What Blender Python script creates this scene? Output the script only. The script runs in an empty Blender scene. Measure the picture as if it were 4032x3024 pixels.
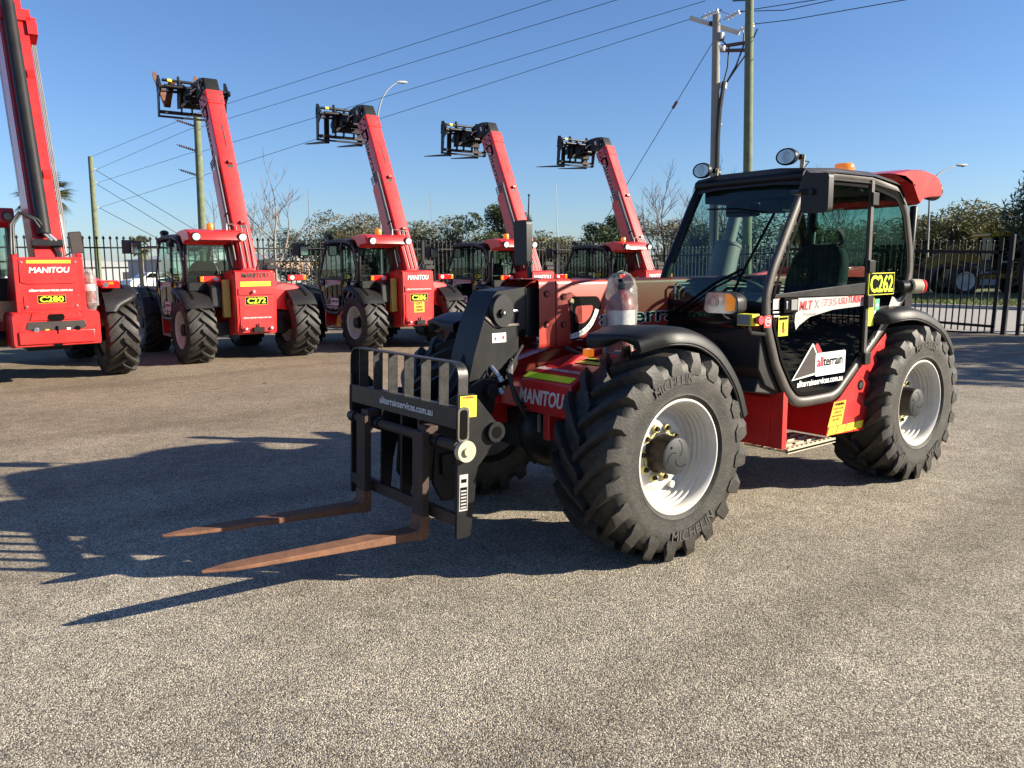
import bpy, math, random
import numpy as np
from mathutils import Vector, Matrix
R = math.radians
random.seed(7); rng = np.random.default_rng(11)
S = bpy.context.scene
COL = S.collection

# ------------------------------------------------------------------ camera
def make_camera():
    cd = bpy.data.cameras.new('camera'); co = bpy.data.objects.new('camera', cd); COL.objects.link(co)
    yaw, pit, rol = 3.79946944, 0.143975473, -0.0104558875
    cy, sy = math.cos(yaw), math.sin(yaw)
    f = Vector((sy*math.cos(pit), cy*math.cos(pit), -math.sin(pit)))
    r = Vector((cy, -sy, 0)); u = r.cross(f)
    cr, sr = math.cos(rol), math.sin(rol)
    r2 = r*cr + u*sr; u2 = -r*sr + u*cr
    m = Matrix(((r2.x, u2.x, -f.x, 3.549), (r2.y, u2.y, -f.y, 4.146), (r2.z, u2.z, -f.z, 1.699), (0, 0, 0, 1)))
    co.matrix_world = m
    cd.sensor_width = 36; cd.lens = 36*3220/4032; cd.clip_start = .05; cd.clip_end = 3000
    S.camera = co
make_camera()
# ------------------------------------------------------------------ light
SUN_EL, SUN_AZ = R(22), math.atan2(-.73, .68)      # azimuth from +Y towards +X
w = bpy.data.worlds.new('World'); S.world = w; w.use_nodes = True
nt = w.node_tree; nt.nodes.clear()
wo = nt.nodes.new('ShaderNodeOutputWorld'); bg = nt.nodes.new('ShaderNodeBackground'); sk = nt.nodes.new('ShaderNodeTexSky')
sk.sky_type = 'NISHITA'; sk.sun_disc = False; sk.sun_elevation = SUN_EL; sk.sun_rotation = SUN_AZ
sk.air_density = 1.0; sk.dust_density = .3; sk.ozone_density = 4.5; sk.altitude = 10
bg.inputs['Strength'].default_value = .057
wb = nt.nodes.new('ShaderNodeMix'); wb.data_type = 'RGBA'; wb.blend_type = 'MULTIPLY'; wb.inputs[0].default_value = 1; wb.inputs[7].default_value = (.89, .96, 1.13, 1)   # white balance of the sky
nt.links.new(sk.outputs[0], wb.inputs[6]); nt.links.new(wb.outputs[2], bg.inputs[0]); nt.links.new(bg.outputs[0], wo.inputs[0])
sd = bpy.data.lights.new('sun', 'SUN'); so = bpy.data.objects.new('sun', sd); COL.objects.link(so)
sd.energy = 5.0; sd.angle = R(.5); sd.color = (1, .90, .73)
sdir = Vector((math.sin(SUN_AZ)*math.cos(SUN_EL), math.cos(SUN_AZ)*math.cos(SUN_EL), math.sin(SUN_EL)))
so.rotation_euler = sdir.to_track_quat('Z', 'Y').to_euler(); so.location = (-10, 12, 12)
S.view_settings.view_transform = 'Standard'; S.view_settings.look = 'None'
S.view_settings.gamma = 1; S.view_settings.exposure = 1.36
try: S.view_settings.use_curve_mapping = False
except Exception: pass

# ------------------------------------------------------------------ materials
MATS = {}
def pmat(name, col, rough=.5, metal=0, coat=0, var=.12, scale=4, dirt=0, dcol=(.28, .22, .16), bump=0, bscale=60, spec=.5, emit=None, trans=0):
    m = bpy.data.materials.new(name); m.use_nodes = True; n = m.node_tree.nodes; l = m.node_tree.links
    b = n['Principled BSDF']
    b.inputs['Metallic'].default_value = metal
    b.inputs['Coat Weight'].default_value = coat; b.inputs['Coat Roughness'].default_value = .12
    b.inputs['Specular IOR Level'].default_value = spec
    b.inputs['Transmission Weight'].default_value = trans
    tc = n.new('ShaderNodeTexCoord')
    n1 = n.new('ShaderNodeTexNoise'); n1.inputs['Scale'].default_value = scale; n1.inputs['Detail'].default_value = 6; n1.inputs['Roughness'].default_value = .65
    l.new(tc.outputs['Object'], n1.inputs['Vector'])
    mr = n.new('ShaderNodeMapRange'); mr.inputs[1].default_value = .3; mr.inputs[2].default_value = .7
    mr.inputs[3].default_value = 1-var; mr.inputs[4].default_value = 1+var
    l.new(n1.outputs[0], mr.inputs[0])
    mx = n.new('ShaderNodeMix'); mx.data_type = 'RGBA'; mx.blend_type = 'MULTIPLY'; mx.inputs[0].default_value = 1
    mx.inputs[6].default_value = (*col, 1); l.new(mr.outputs[0], mx.inputs[7])
    out = mx.outputs[2]
    if dirt:
        n2 = n.new('ShaderNodeTexNoise'); n2.inputs['Scale'].default_value = scale*2.3; n2.inputs['Detail'].default_value = 8; n2.inputs['Roughness'].default_value = .7
        l.new(tc.outputs['Object'], n2.inputs['Vector'])
        m2 = n.new('ShaderNodeMapRange'); m2.inputs[1].default_value = .45; m2.inputs[2].default_value = .75; m2.inputs[3].default_value = 0; m2.inputs[4].default_value = dirt
        l.new(n2.outputs[0], m2.inputs[0])
        mx2 = n.new('ShaderNodeMix'); mx2.data_type = 'RGBA'; l.new(m2.outputs[0], mx2.inputs[0]); l.new(out, mx2.inputs[6]); mx2.inputs[7].default_value = (*dcol, 1)
        out = mx2.outputs[2]
    l.new(out, b.inputs['Base Color'])
    m3 = n.new('ShaderNodeMapRange'); m3.inputs[3].default_value = max(.02, rough-.1); m3.inputs[4].default_value = min(1, rough+.12)
    l.new(n1.outputs[0], m3.inputs[0]); l.new(m3.outputs[0], b.inputs['Roughness'])
    if bump:
        n4 = n.new('ShaderNodeTexNoise'); n4.inputs['Scale'].default_value = bscale; n4.inputs['Detail'].default_value = 4; l.new(tc.outputs['Object'], n4.inputs['Vector'])
        bp = n.new('ShaderNodeBump'); bp.inputs['Strength'].default_value = bump; bp.inputs['Distance'].default_value = .01
        l.new(n4.outputs[0], bp.inputs['Height']); l.new(bp.outputs[0], b.inputs['Normal'])
    if emit:
        b.inputs['Emission Color'].default_value = (*emit[0], 1); b.inputs['Emission Strength'].default_value = emit[1]
    MATS[name] = m; return m
def glassmat(name, tint, gloss=1.0, ior=1.5):
    m = bpy.data.materials.new(name); m.use_nodes = True; n = m.node_tree.nodes; l = m.node_tree.links; n.clear()
    o = n.new('ShaderNodeOutputMaterial'); t = n.new('ShaderNodeBsdfTransparent'); g = n.new('ShaderNodeBsdfGlossy'); x = n.new('ShaderNodeMixShader'); lw = n.new('ShaderNodeLayerWeight'); lw.inputs[0].default_value = .5; pw = n.new('ShaderNodeMath'); pw.operation = 'POWER'; pw.inputs[1].default_value = 4.5; f = n.new('ShaderNodeMath'); f.operation = 'MULTIPLY_ADD'; f.inputs[1].default_value = .9; f.inputs[2].default_value = .035; l.new(lw.outputs['Facing'], pw.inputs[0]); l.new(pw.outputs[0], f.inputs[0])
    t.inputs[0].default_value = (*tint, 1); g.inputs['Roughness'].default_value = .01
    g.inputs[0].default_value = (gloss, gloss, gloss, 1)
    l.new(f.outputs[0], x.inputs[0]); l.new(t.outputs[0], x.inputs[1]); l.new(g.outputs[0], x.inputs[2]); l.new(x.outputs[0], o.inputs[0])
    MATS[name] = m
pmat('red', (.54, .019, .019), .36, coat=.25, var=.14, scale=2.5, dirt=.30, dcol=(.27, .055, .035), bump=.03, bscale=9)
pmat('faded_red', (.36, .032, .016), .48, coat=.04, var=.14, scale=3, dirt=.25, dcol=(.22, .075, .045))
pmat('black_paint', (.008, .008, .009), .42, var=.3, scale=5, dirt=.18, dcol=(.030, .024, .019), spec=.28)
pmat('black_plastic', (.013, .013, .014), .46, var=.25, scale=4, dirt=.2, dcol=(.030, .025, .020), bump=.08, bscale=300, spec=.30)
pmat('frame_grey', (.045, .039, .034), .45, var=.2, scale=5, dirt=.3, dcol=(.14, .12, .10))
pmat('rubber', (.013, .012, .0105), .60, var=.4, scale=7, dirt=.6, dcol=(.070, .055, .039), bump=.22, bscale=70)
pmat('rubber_clean', (.012, .012, .012), .6, var=.2)
pmat('rubber_letter', (.050, .045, .038), .7, var=.2)
pmat('rim_white', (.54, .52, .48), .38, var=.08, scale=6, dirt=.25, dcol=(.36, .29, .21))
pmat('hub_black', (.008, .007, .007), .55, var=.3, scale=9, dirt=.6, dcol=(.06, .028, .010), spec=.2)
pmat('hub_cap', (.032, .034, .037), .55, var=.25, scale=12, dirt=.2, dcol=(.09, .08, .07), spec=.25)
pmat('yellow_clip', (.46, .42, .16), .5, var=.15, scale=20, dirt=.3)
pmat('rust', (.145, .062, .032), .80, var=.35, scale=9, dirt=.5, dcol=(.24, .12, .06), bump=.35, bscale=120)
pmat('dark_rust', (.040, .021, .014), .72, var=.4, scale=9, dirt=.4, dcol=(.085, .042, .025), bump=.3, bscale=90)
pmat('worn_steel', (.13, .12, .105), .42, metal=.5, var=.3, scale=14, dirt=.45, dcol=(.18, .09, .05))
pmat('worn_black', (.014, .014, .015), .42, metal=.15, var=.45, scale=11, dirt=.35, dcol=(.10, .075, .055), bump=.12, bscale=50)
pmat('steel', (.50, .50, .50), .30, metal=.9, var=.15)
pmat('chrome', (.72, .74, .76), .12, metal=1, var=.04)
pmat('brass', (.62, .55, .34), .42, metal=.35, var=.15, scale=20)
pmat('cream', (.44, .40, .28), .5, var=.1, scale=10)
pmat('white', (.78, .78, .76), .5, var=.05)
pmat('white_vinyl', (.62, .61, .60), .45, var=.25, scale=30)
pmat('silver_vinyl', (.42, .41, .40), .35, metal=.1, var=.08)
pmat('grey_text', (.30, .29, .29), .5, var=.1)
pmat('dark_vinyl', (.045, .035, .033), .4, var=.1)
pmat('red_vinyl', (.62, .035, .045), .4, var=.1)
pmat('yellow_vinyl', (.80, .72, .03), .45, var=.06, scale=15, dirt=.1)
pmat('amber_yellow', (.75, .40, .03), .45, var=.08)
pmat('lime', (.62, .88, .03), .4, var=.04)
pmat('lime_dirty', (.42, .52, .04), .55, var=.2, scale=18, dirt=.4)
pmat('ochre', (.42, .26, .04), .5, var=.2, dirt=.3)
pmat('text_black', (.005, .005, .005), .7, var=.1, spec=.04)
pmat('green_vinyl', (.05, .38, .20), .5)
pmat('seat_fabric', (.022, .024, .026), .9, var=.2)
pmat('interior', (.018, .019, .021), .7, var=.2)
pmat('interior_grey', (.16, .165, .16), .6, var=.15)
pmat('amber', (.85, .26, .01), .18, coat=.5, var=.1, trans=.35, emit=((1, .33, .02), .12))
pmat('red_lens', (.62, .012, .010), .15, coat=.6, var=.08, emit=((1, .02, .01), .05))
pmat('lens', (.26, .28, .31), .12, metal=.6, coat=1, var=.25, scale=25)
pmat('lens_bright', (.75, .75, .72), .15, coat=.6, var=.15, scale=25)
pmat('lamp_dark', (.22, .24, .27), .15, metal=.4, coat=1, var=.5, scale=14)
pmat('mirror_glass', (.75, .77, .78), .04, metal=1, var=.02)
pmat('fence_paint', (.008, .009, .011), .5, var=.1, spec=.25)
pmat('pole_green', (.125, .150, .085), .85, var=.3, scale=3, dirt=.45, dcol=(.19, .18, .12), bump=.4, bscale=14)
pmat('pole_concrete', (.24, .225, .195), .85, var=.12, scale=2, dirt=.2, bump=.15, bscale=20)
pmat('galvanised', (.22, .225, .23), .5, metal=.4, var=.1)
pmat('porcelain', (.72, .72, .70), .2, coat=.5, var=.03)
pmat('brown_insulator', (.085, .045, .05), .3, coat=.3)
pmat('cable', (.015, .016, .018), .5)
pmat('wood_pale', (.58, .55, .48), .7, var=.08)
pmat('yellow_machine', (.26, .145, .015), .5, var=.15, dirt=.2)  # loader yellow, darkened so the colour carries the tree shade over it
pmat('shed_white', (.36, .37, .38), .6, var=.06)
pmat('shed_grey', (.30, .31, .32), .6, var=.08)
pmat('wall_brick', (.30, .20, .14), .8, var=.15)
pmat('bark', (.16, .125, .09), .9, var=.25, bump=.5, bscale=30)
pmat('pale_bark', (.22, .185, .15), .85, var=.3, scale=8, bump=.3, bscale=30)
pmat('twig', (.13, .095, .08), .85, var=.25)
pmat('concrete', (.33, .31, .28), .85, var=.12, scale=3, dirt=.2, bump=.2, bscale=60)
pmat('kerb', (.36, .34, .31), .8, var=.15)
pmat('dry_leaf', (.40, .17, .05), .7, var=.3)
pmat('extinguisher_red', (.24, .02, .018), .35, coat=.4, var=.08)
glassmat('glass', (.66, .80, .76))
glassmat('glass_dark', (.07, .10, .095))
def leafmat(name, c1, c2, tr=.25):
    m = bpy.data.materials.new(name); m.use_nodes = True; n = m.node_tree.nodes; l = m.node_tree.links
    b = n['Principled BSDF']; b.inputs['Roughness'].default_value = .6
    oi = n.new('ShaderNodeNewGeometry'); cr = n.new('ShaderNodeMix'); cr.data_type = 'RGBA'
    cr.inputs[6].default_value = (*c1, 1); cr.inputs[7].default_value = (*c2, 1)
    l.new(oi.outputs['Random Per Island'], cr.inputs[0]); l.new(cr.outputs[2], b.inputs['Base Color'])
    t = n.new('ShaderNodeBsdfTranslucent'); l.new(cr.outputs[2], t.inputs[0]); x = n.new('ShaderNodeMixShader'); x.inputs[0].default_value = tr
    l.new(b.outputs[0], x.inputs[1]); l.new(t.outputs[0], x.inputs[2]); l.new(x.outputs[0], n['Material Output'].inputs[0]); MATS[name] = m
leafmat('leaf_dark', (.030, .048, .020), (.095, .120, .040))
leafmat('leaf_olive', (.058, .062, .024), (.160, .145, .050))
leafmat('leaf_brown', (.070, .062, .030), (.175, .140, .065))
leafmat('leaf_palm', (.060, .075, .025), (.150, .150, .050))
leafmat('grass_blade', (.075, .110, .025), (.150, .180, .045))
def bagmat():
    m = bpy.data.materials.new('plastic_film'); m.use_nodes = True; n = m.node_tree.nodes; l = m.node_tree.links
    b = n['Principled BSDF']; b.inputs['Base Color'].default_value = (.33, .33, .31, 1); b.inputs['Roughness'].default_value = .22
    t = n.new('ShaderNodeBsdfTransparent'); x = n.new('ShaderNodeMixShader'); nz = n.new('ShaderNodeTexNoise'); nz.inputs['Scale'].default_value = 16; nz.inputs['Detail'].default_value = 3
    tc = n.new('ShaderNodeTexCoord'); l.new(tc.outputs['Object'], nz.inputs[0])
    mr = n.new('ShaderNodeMapRange'); mr.inputs[1].default_value = .35; mr.inputs[2].default_value = .7; mr.inputs[3].default_value = .20; mr.inputs[4].default_value = .62
    l.new(nz.outputs[0], mr.inputs[0]); l.new(mr.outputs[0], x.inputs[0])
    l.new(t.outputs[0], x.inputs[1]); l.new(b.outputs[0], x.inputs[2]); l.new(x.outputs[0], n['Material Output'].inputs[0])
    bp = n.new('ShaderNodeBump'); bp.inputs['Strength'].default_value = .8; bp.inputs['Distance'].default_value = .02; l.new(nz.outputs[0], bp.inputs['Height']); l.new(bp.outputs[0], b.inputs['Normal'])
    MATS['plastic_film'] = m
bagmat()
def asphaltmat():
    m = bpy.data.materials.new('asphalt'); m.use_nodes = True; n = m.node_tree.nodes; l = m.node_tree.links
    b = n['Principled BSDF']; b.inputs['Roughness'].default_value = .82; b.inputs['Specular IOR Level'].default_value = .25
    tc = n.new('ShaderNodeTexCoord'); P = tc.outputs['Object']
    v = n.new('ShaderNodeTexVoronoi'); v.inputs['Scale'].default_value = 175; l.new(P, v.inputs['Vector'])
    v2 = n.new('ShaderNodeTexVoronoi'); v2.inputs['Scale'].default_value = 62; l.new(P, v2.inputs['Vector'])
    bw = n.new('ShaderNodeSeparateColor'); l.new(v.outputs['Color'], bw.inputs[0])
    bw2 = n.new('ShaderNodeSeparateColor'); l.new(v2.outputs['Color'], bw2.inputs[0])
    r1 = n.new('ShaderNodeValToRGB'); e = r1.color_ramp.elements
    e[0].position = 0; e[0].color = (.085, .077, .062, 1); e[1].position = 1; e[1].color = (.77, .67, .51, 1)
    for p_, c in ((.25, (.172, .150, .117)), (.55, (.325, .284, .222)), (.8, (.48, .423, .330))):
        q = r1.color_ramp.elements.new(p_); q.color = (*c, 1)
    l.new(bw.outputs[0], r1.inputs[0])
    # dark binder between stones
    d1 = n.new('ShaderNodeMapRange'); d1.inputs[1].default_value = .004; d1.inputs[2].default_value = .0085; d1.inputs[3].default_value = 1; d1.inputs[4].default_value = .55
    mm = n.new('ShaderNodeMath'); mm.operation = 'MULTIPLY'; mm.inputs[1].default_value = 1/175*1.35
    l.new(v.outputs['Distance'], mm.inputs[0]); l.new(mm.outputs[0], d1.inputs[0])
    mu = n.new('ShaderNodeMix'); mu.data_type = 'RGBA'; mu.blend_type = 'MULTIPLY'; mu.inputs[0].default_value = 1
    l.new(r1.outputs[0], mu.inputs[6]); l.new(d1.outputs[0], mu.inputs[7])
    # large patches, stains
    nz = n.new('ShaderNodeTexNoise'); nz.inputs['Scale'].default_value = .55; nz.inputs['Detail'].default_value = 7; nz.inputs['Roughness'].default_value = .62; l.new(P, nz.inputs['Vector'])
    mr = n.new('ShaderNodeMapRange'); mr.inputs[1].default_value = .3; mr.inputs[2].default_value = .7; mr.inputs[3].default_value = .76; mr.inputs[4].default_value = 1.18; l.new(nz.outputs[0], mr.inputs[0])
    mu2 = n.new('ShaderNodeMix'); mu2.data_type = 'RGBA'; mu2.blend_type = 'MULTIPLY'; mu2.inputs[0].default_value = 1
    l.new(mu.outputs[2], mu2.inputs[6]); l.new(mr.outputs[0], mu2.inputs[7])
    nz3 = n.new('ShaderNodeTexNoise'); nz3.inputs['Scale'].default_value = 6; nz3.inputs['Detail'].default_value = 5; l.new(P, nz3.inputs['Vector'])
    mr3 = n.new('ShaderNodeMapRange'); mr3.inputs[1].default_value = .3; mr3.inputs[2].default_value = .7; mr3.inputs[3].default_value = .82; mr3.inputs[4].default_value = 1.12; l.new(nz3.outputs[0], mr3.inputs[0])
    mu3 = n.new('ShaderNodeMix'); mu3.data_type = 'RGBA'; mu3.blend_type = 'MULTIPLY'; mu3.inputs[0].default_value = 1
    l.new(mu2.outputs[2], mu3.inputs[6]); l.new(mr3.outputs[0], mu3.inputs[7])
    # brown / oil stain areas
    nz4 = n.new('ShaderNodeTexNoise'); nz4.inputs['Scale'].default_value = .9; nz4.inputs['Detail'].default_value = 4; nz4.inputs['Distortion'].default_value = .6; l.new(P, nz4.inputs['Vector'])
    mr4 = n.new('ShaderNodeMapRange'); mr4.inputs[1].default_value = .60; mr4.inputs[2].default_value = .74; mr4.inputs[3].default_value = 0; mr4.inputs[4].default_value = .45; l.new(nz4.outputs[0], mr4.inputs[0])
    mu4 = n.new('ShaderNodeMix'); mu4.data_type = 'RGBA'; mu4.blend_type = 'MULTIPLY'
    l.new(mr4.outputs[0], mu4.inputs[0]); l.new(mu3.outputs[2], mu4.inputs[6]); mu4.inputs[7].default_value = (.50, .44, .40, 1)
    # browner, smoother lane across the middle of the yard, faint cracks and dark tyre scuffs
    sp = n.new('ShaderNodeSeparateXYZ'); l.new(P, sp.inputs[0])
    lane = n.new('ShaderNodeMapRange'); lane.inputs[1].default_value = .5; lane.inputs[2].default_value = -5.5; lane.inputs[3].default_value = 0; lane.inputs[4].default_value = .85; lane.clamp = True
    wob = n.new('ShaderNodeMath'); wob.operation = 'MULTIPLY_ADD'; wob.inputs[1].default_value = 5; l.new(nz.outputs[0], wob.inputs[0]); l.new(sp.outputs[1], wob.inputs[2]); ofs = n.new('ShaderNodeMath'); ofs.inputs[1].default_value = -2.5; l.new(wob.outputs[0], ofs.inputs[0]); l.new(ofs.outputs[0], lane.inputs[0])
    mu5 = n.new('ShaderNodeMix'); mu5.data_type = 'RGBA'; mu5.blend_type = 'MULTIPLY'; l.new(lane.outputs[0], mu5.inputs[0]); l.new(mu4.outputs[2], mu5.inputs[6]); mu5.inputs[7].default_value = (.78, .68, .60, 1)
    vc = n.new('ShaderNodeTexVoronoi'); vc.feature = 'DISTANCE_TO_EDGE'; vc.inputs['Scale'].default_value = .33
    dm = n.new('ShaderNodeVectorMath'); dm.operation = 'MULTIPLY_ADD'; dm.inputs[1].default_value = (.5,.5,.5); l.new(nz3.outputs[1], dm.inputs[0]); l.new(P, dm.inputs[2]); l.new(dm.outputs[0], vc.inputs['Vector'])
    ck = n.new('ShaderNodeMapRange'); ck.inputs[1].default_value = .0; ck.inputs[2].default_value = .0035; ck.inputs[3].default_value = .55; ck.inputs[4].default_value = 0; l.new(vc.outputs['Distance'], ck.inputs[0])
    ckm = n.new('ShaderNodeMath'); ckm.operation = 'MULTIPLY'; l.new(ck.outputs[0], ckm.inputs[0]); l.new(mr4.outputs[0], ckm.inputs[1])
    wv = n.new('ShaderNodeTexWave'); wv.wave_type = 'RINGS'; wv.inputs['Scale'].default_value = .085; wv.inputs['Distortion'].default_value = 2.0; wv.inputs['Detail'].default_value = 3; l.new(P, wv.inputs['Vector'])
    sw = n.new('ShaderNodeMapRange'); sw.inputs[1].default_value = .93; sw.inputs[2].default_value = 1; sw.inputs[3].default_value = 0; sw.inputs[4].default_value = .30; l.new(wv.outputs[1], sw.inputs[0])
    sm = n.new('ShaderNodeMath'); sm.operation = 'ADD'; sm.use_clamp = True; l.new(sw.outputs[0], sm.inputs[0]); l.new(ckm.outputs[0], sm.inputs[1])
    mu6 = n.new('ShaderNodeMix'); mu6.data_type = 'RGBA'; mu6.blend_type = 'MULTIPLY'; l.new(sm.outputs[0], mu6.inputs[0]); l.new(mu5.outputs[2], mu6.inputs[6]); mu6.inputs[7].default_value = (.40, .37, .35, 1)
    l.new(mu6.outputs[2], b.inputs['Base Color'])
    ad = n.new('ShaderNodeMath'); ad.operation = 'MULTIPLY_ADD'; ad.inputs[1].default_value = -1.0
    l.new(v.outputs['Distance'], ad.inputs[0]); 
    m5 = n.new('ShaderNodeMath'); m5.operation = 'MULTIPLY'; m5.inputs[1].default_value = .8; l.new(bw2.outputs[1], m5.inputs[0]); l.new(m5.outputs[0], ad.inputs[2])
    bp = n.new('ShaderNodeBump'); bp.inputs['Strength'].default_value = .75; bp.inputs['Distance'].default_value = .006
    l.new(ad.outputs[0], bp.inputs['Height']); l.new(bp.outputs[0], b.inputs['Normal']); MATS['asphalt'] = m
asphaltmat()

# ------------------------------------------------------------------ mesh builder
_tc = {}
def text_mesh(s, bold=0, shear=0, space=1.0):
    k = (s, bold, shear, space)
    if k not in _tc:
        cu = bpy.data.curves.new('t', 'FONT'); cu.body = s; cu.size = 1; cu.offset = bold; cu.shear = shear; cu.space_character = space
        cu.resolution_u = 3; cu.fill_mode = 'FRONT'
        o = bpy.data.objects.new('t', cu); COL.objects.link(o)
        dg = bpy.context.evaluated_depsgraph_get(); ev = o.evaluated_get(dg); me = ev.to_mesh()
        v = np.array([tuple(a.co) for a in me.vertices]); f = [tuple(p.vertices) for p in me.polygons]
        ev.to_mesh_clear(); bpy.data.objects.remove(o); bpy.data.curves.remove(cu)
        x0, x1 = v[:, 0].min(), v[:, 0].max(); v[:, 0] -= x0
        _tc[k] = (v, f, x1-x0)
    return _tc[k]
V = lambda *a: Vector(a)
class M:
    def __init__(s): s.v = []; s.f = []; s.mi = []; s.mats = []; s.c = 0
    def mat(s, name):
        if name not in s.mats: s.mats.append(name)
        s.c = s.mats.index(name); return s
    def add(s, vs, fs):
        b = len(s.v); s.v += [tuple(v) for v in vs]
        for f in fs: s.f.append(tuple(b+i for i in f)); s.mi.append(s.c)
        return s
    def box(s, x0, x1, y0, y1, z0, z1):
        return s.add([(x0,y0,z0),(x1,y0,z0),(x1,y1,z0),(x0,y1,z0),(x0,y0,z1),(x1,y0,z1),(x1,y1,z1),(x0,y1,z1)],
                     [(0,3,2,1),(4,5,6,7),(0,1,5,4),(1,2,6,5),(2,3,7,6),(3,0,4,7)])
    def bar(s, p0, p1, w, h, up=(0,0,1)):
        p0, p1 = Vector(p0), Vector(p1); d = (p1-p0).normalized(); up = Vector(up)
        a = d.cross(up); a = a.normalized()*w/2 if a.length > 1e-6 else Vector((w/2,0,0)); b = a.cross(d).normalized()*h/2
        return s.add([p0-a-b, p0+a-b, p0+a+b, p0-a+b, p1-a-b, p1+a-b, p1+a+b, p1-a+b], [(0,1,2,3),(7,6,5,4),(0,4,5,1),(1,5,6,2),(2,6,7,3),(3,7,4,0)])
    def prism(s, pts, a, b, ax='y'):
        mk = {'y': lambda p, t: (p[0], t, p[1]), 'x': lambda p, t: (t, p[0], p[1]), 'z': lambda p, t: (p[0], p[1], t)}[ax]
        n = len(pts); vs = [mk(p, a) for p in pts]+[mk(p, b) for p in pts]
        area = sum(pts[i][0]*pts[(i+1) % n][1]-pts[(i+1) % n][0]*pts[i][1] for i in range(n))
        fs = [tuple(range(n)), tuple(range(2*n-1, n-1, -1))]+[(i, n+i, n+(i+1) % n, (i+1) % n) for i in range(n)]
        flip = (area > 0) != (ax == 'y')
        if (b < a): flip = not flip
        if flip: fs = [tuple(reversed(f)) for f in fs]
        return s.add(vs, fs)
    def tube(s, path, r, n=10, closed=False, caps=True, sq=1.0):
        P = [Vector(p) for p in path]; m = len(P); rs = r if isinstance(r, (list, tuple)) else [r]*m
        vs = []; nrm = None
        for i in range(m):
            if closed: t = (P[(i+1) % m]-P[i-1]).normalized()
            else: t = (P[min(i+1, m-1)]-P[max(i-1, 0)]).normalized()
            if nrm is None:
                nrm = t.cross(Vector((0,0,1)));
                if nrm.length < .01: nrm = t.cross(Vector((1,0,0)))
                nrm.normalize()
            else: nrm = (nrm-t*nrm.dot(t)).normalized()
            bi = t.cross(nrm)
            for k in range(n):
                a = 2*math.pi*k/n; vs.append(P[i]+nrm*math.cos(a)*rs[i]+bi*math.sin(a)*rs[i]*sq)
        fs = []
        for i in range(m if closed else m-1):
            j = (i+1) % m
            for k in range(n): fs.append((i*n+k, i*n+(k+1) % n, j*n+(k+1) % n, j*n+k))
        if caps and not closed: fs += [tuple(range(n-1, -1, -1)), tuple(range((m-1)*n, m*n))]
        return s.add(vs, fs)
    def cyl(s, p0, p1, r, n=16, r2=None): return s.tube([p0, p1], [r, r if r2 is None else r2], n)
    def lathe(s, prof, c=(0,0,0), n=48, ax='y'):
        vs = []
        for r, t in prof:
            for k in range(n):
                a = 2*math.pi*k/n; p = (r*math.sin(a), t, r*math.cos(a)) if ax == 'y' else ((r*math.cos(a), r*math.sin(a), t) if ax == 'z' else (t, r*math.cos(a), r*math.sin(a)))
                vs.append((c[0]+p[0], c[1]+p[1], c[2]+p[2]))
        fs = []
        for i in range(len(prof)-1):
            for k in range(n): fs.append((i*n+k, i*n+(k+1) % n, (i+1)*n+(k+1) % n, (i+1)*n+k))
        return s.add(vs, fs)
    def loft(s, rings, closed=False):
        n = len(rings[0]); vs = [p for r in rings for p in r]; fs = []
        for i in range(len(rings)-1):
            for k in range(n if closed else n-1): fs.append((i*n+k, i*n+(k+1) % n, (i+1)*n+(k+1) % n, (i+1)*n+k))
        return s.add(vs, fs)
    def ball(s, c, r, n=12, sc=(1,1,1)):
        vs = []; h = n//2
        for i in range(h+1):
            for k in range(n):
                a = math.pi*i/h; b = 2*math.pi*k/n
                vs.append((c[0]+r*sc[0]*math.sin(a)*math.cos(b), c[1]+r*sc[1]*math.sin(a)*math.sin(b), c[2]+r*sc[2]*math.cos(a)))
        return s.add(vs, [(i*n+k, (i+1)*n+k, (i+1)*n+(k+1) % n, i*n+(k+1) % n) for i in range(h) for k in range(n)])
    # flat marks on a frame (O origin, u right, v up); th = proud of surface
    def text(s, t, O, u, v, h, off=.002, bold=0, shear=0, width=None, center=True, space=1.0):
        vv, ff, w = text_mesh(t, min(bold, .012), shear, space); O, u, v = Vector(O), Vector(u).normalized(), Vector(v).normalized(); nn = u.cross(v)
        k = h/.7; sx = k if width is None else width/w
        x0 = -w*sx/2 if center else 0; e = max(0, bold-.008)*1.1
        for j, (dx, dy) in enumerate([(0,0)]+([(e,0),(-e,0),(0,e*.6),(0,-e*.6)] if e > 0 else [])):
            s.add([O+u*(x0+a[0]*sx+dx*sx)+v*(a[1]*k+dy*k)+nn*(off+.00015*j) for a in vv], ff)
        return s
    def rect(s, O, u, v, w, h, off=.001, rnd=0):
        O, u, v = Vector(O), Vector(u).normalized(), Vector(v).normalized(); nn = u.cross(v)
        if rnd <= 0: pts = [(-w/2,-h/2),(w/2,-h/2),(w/2,h/2),(-w/2,h/2)]
        else:
            pts = []
            for cx, cy, a0 in ((w/2-rnd,-h/2+rnd,-90),(w/2-rnd,h/2-rnd,0),(-w/2+rnd,h/2-rnd,90),(-w/2+rnd,-h/2+rnd,180)):
                for q in range(4): a = R(a0+q*30); pts.append((cx+rnd*math.cos(a), cy+rnd*math.sin(a)))
        return s.add([O+u*a+v*b+nn*off for a, b in pts], [tuple(range(len(pts)))])
    def poly(s, O, u, v, pts, off=.001):
        O, u, v = Vector(O), Vector(u).normalized(), Vector(v).normalized(); nn = u.cross(v)
        return s.add([O+u*a+v*b+nn*off for a, b in pts], [tuple(range(len(pts)))])
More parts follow.
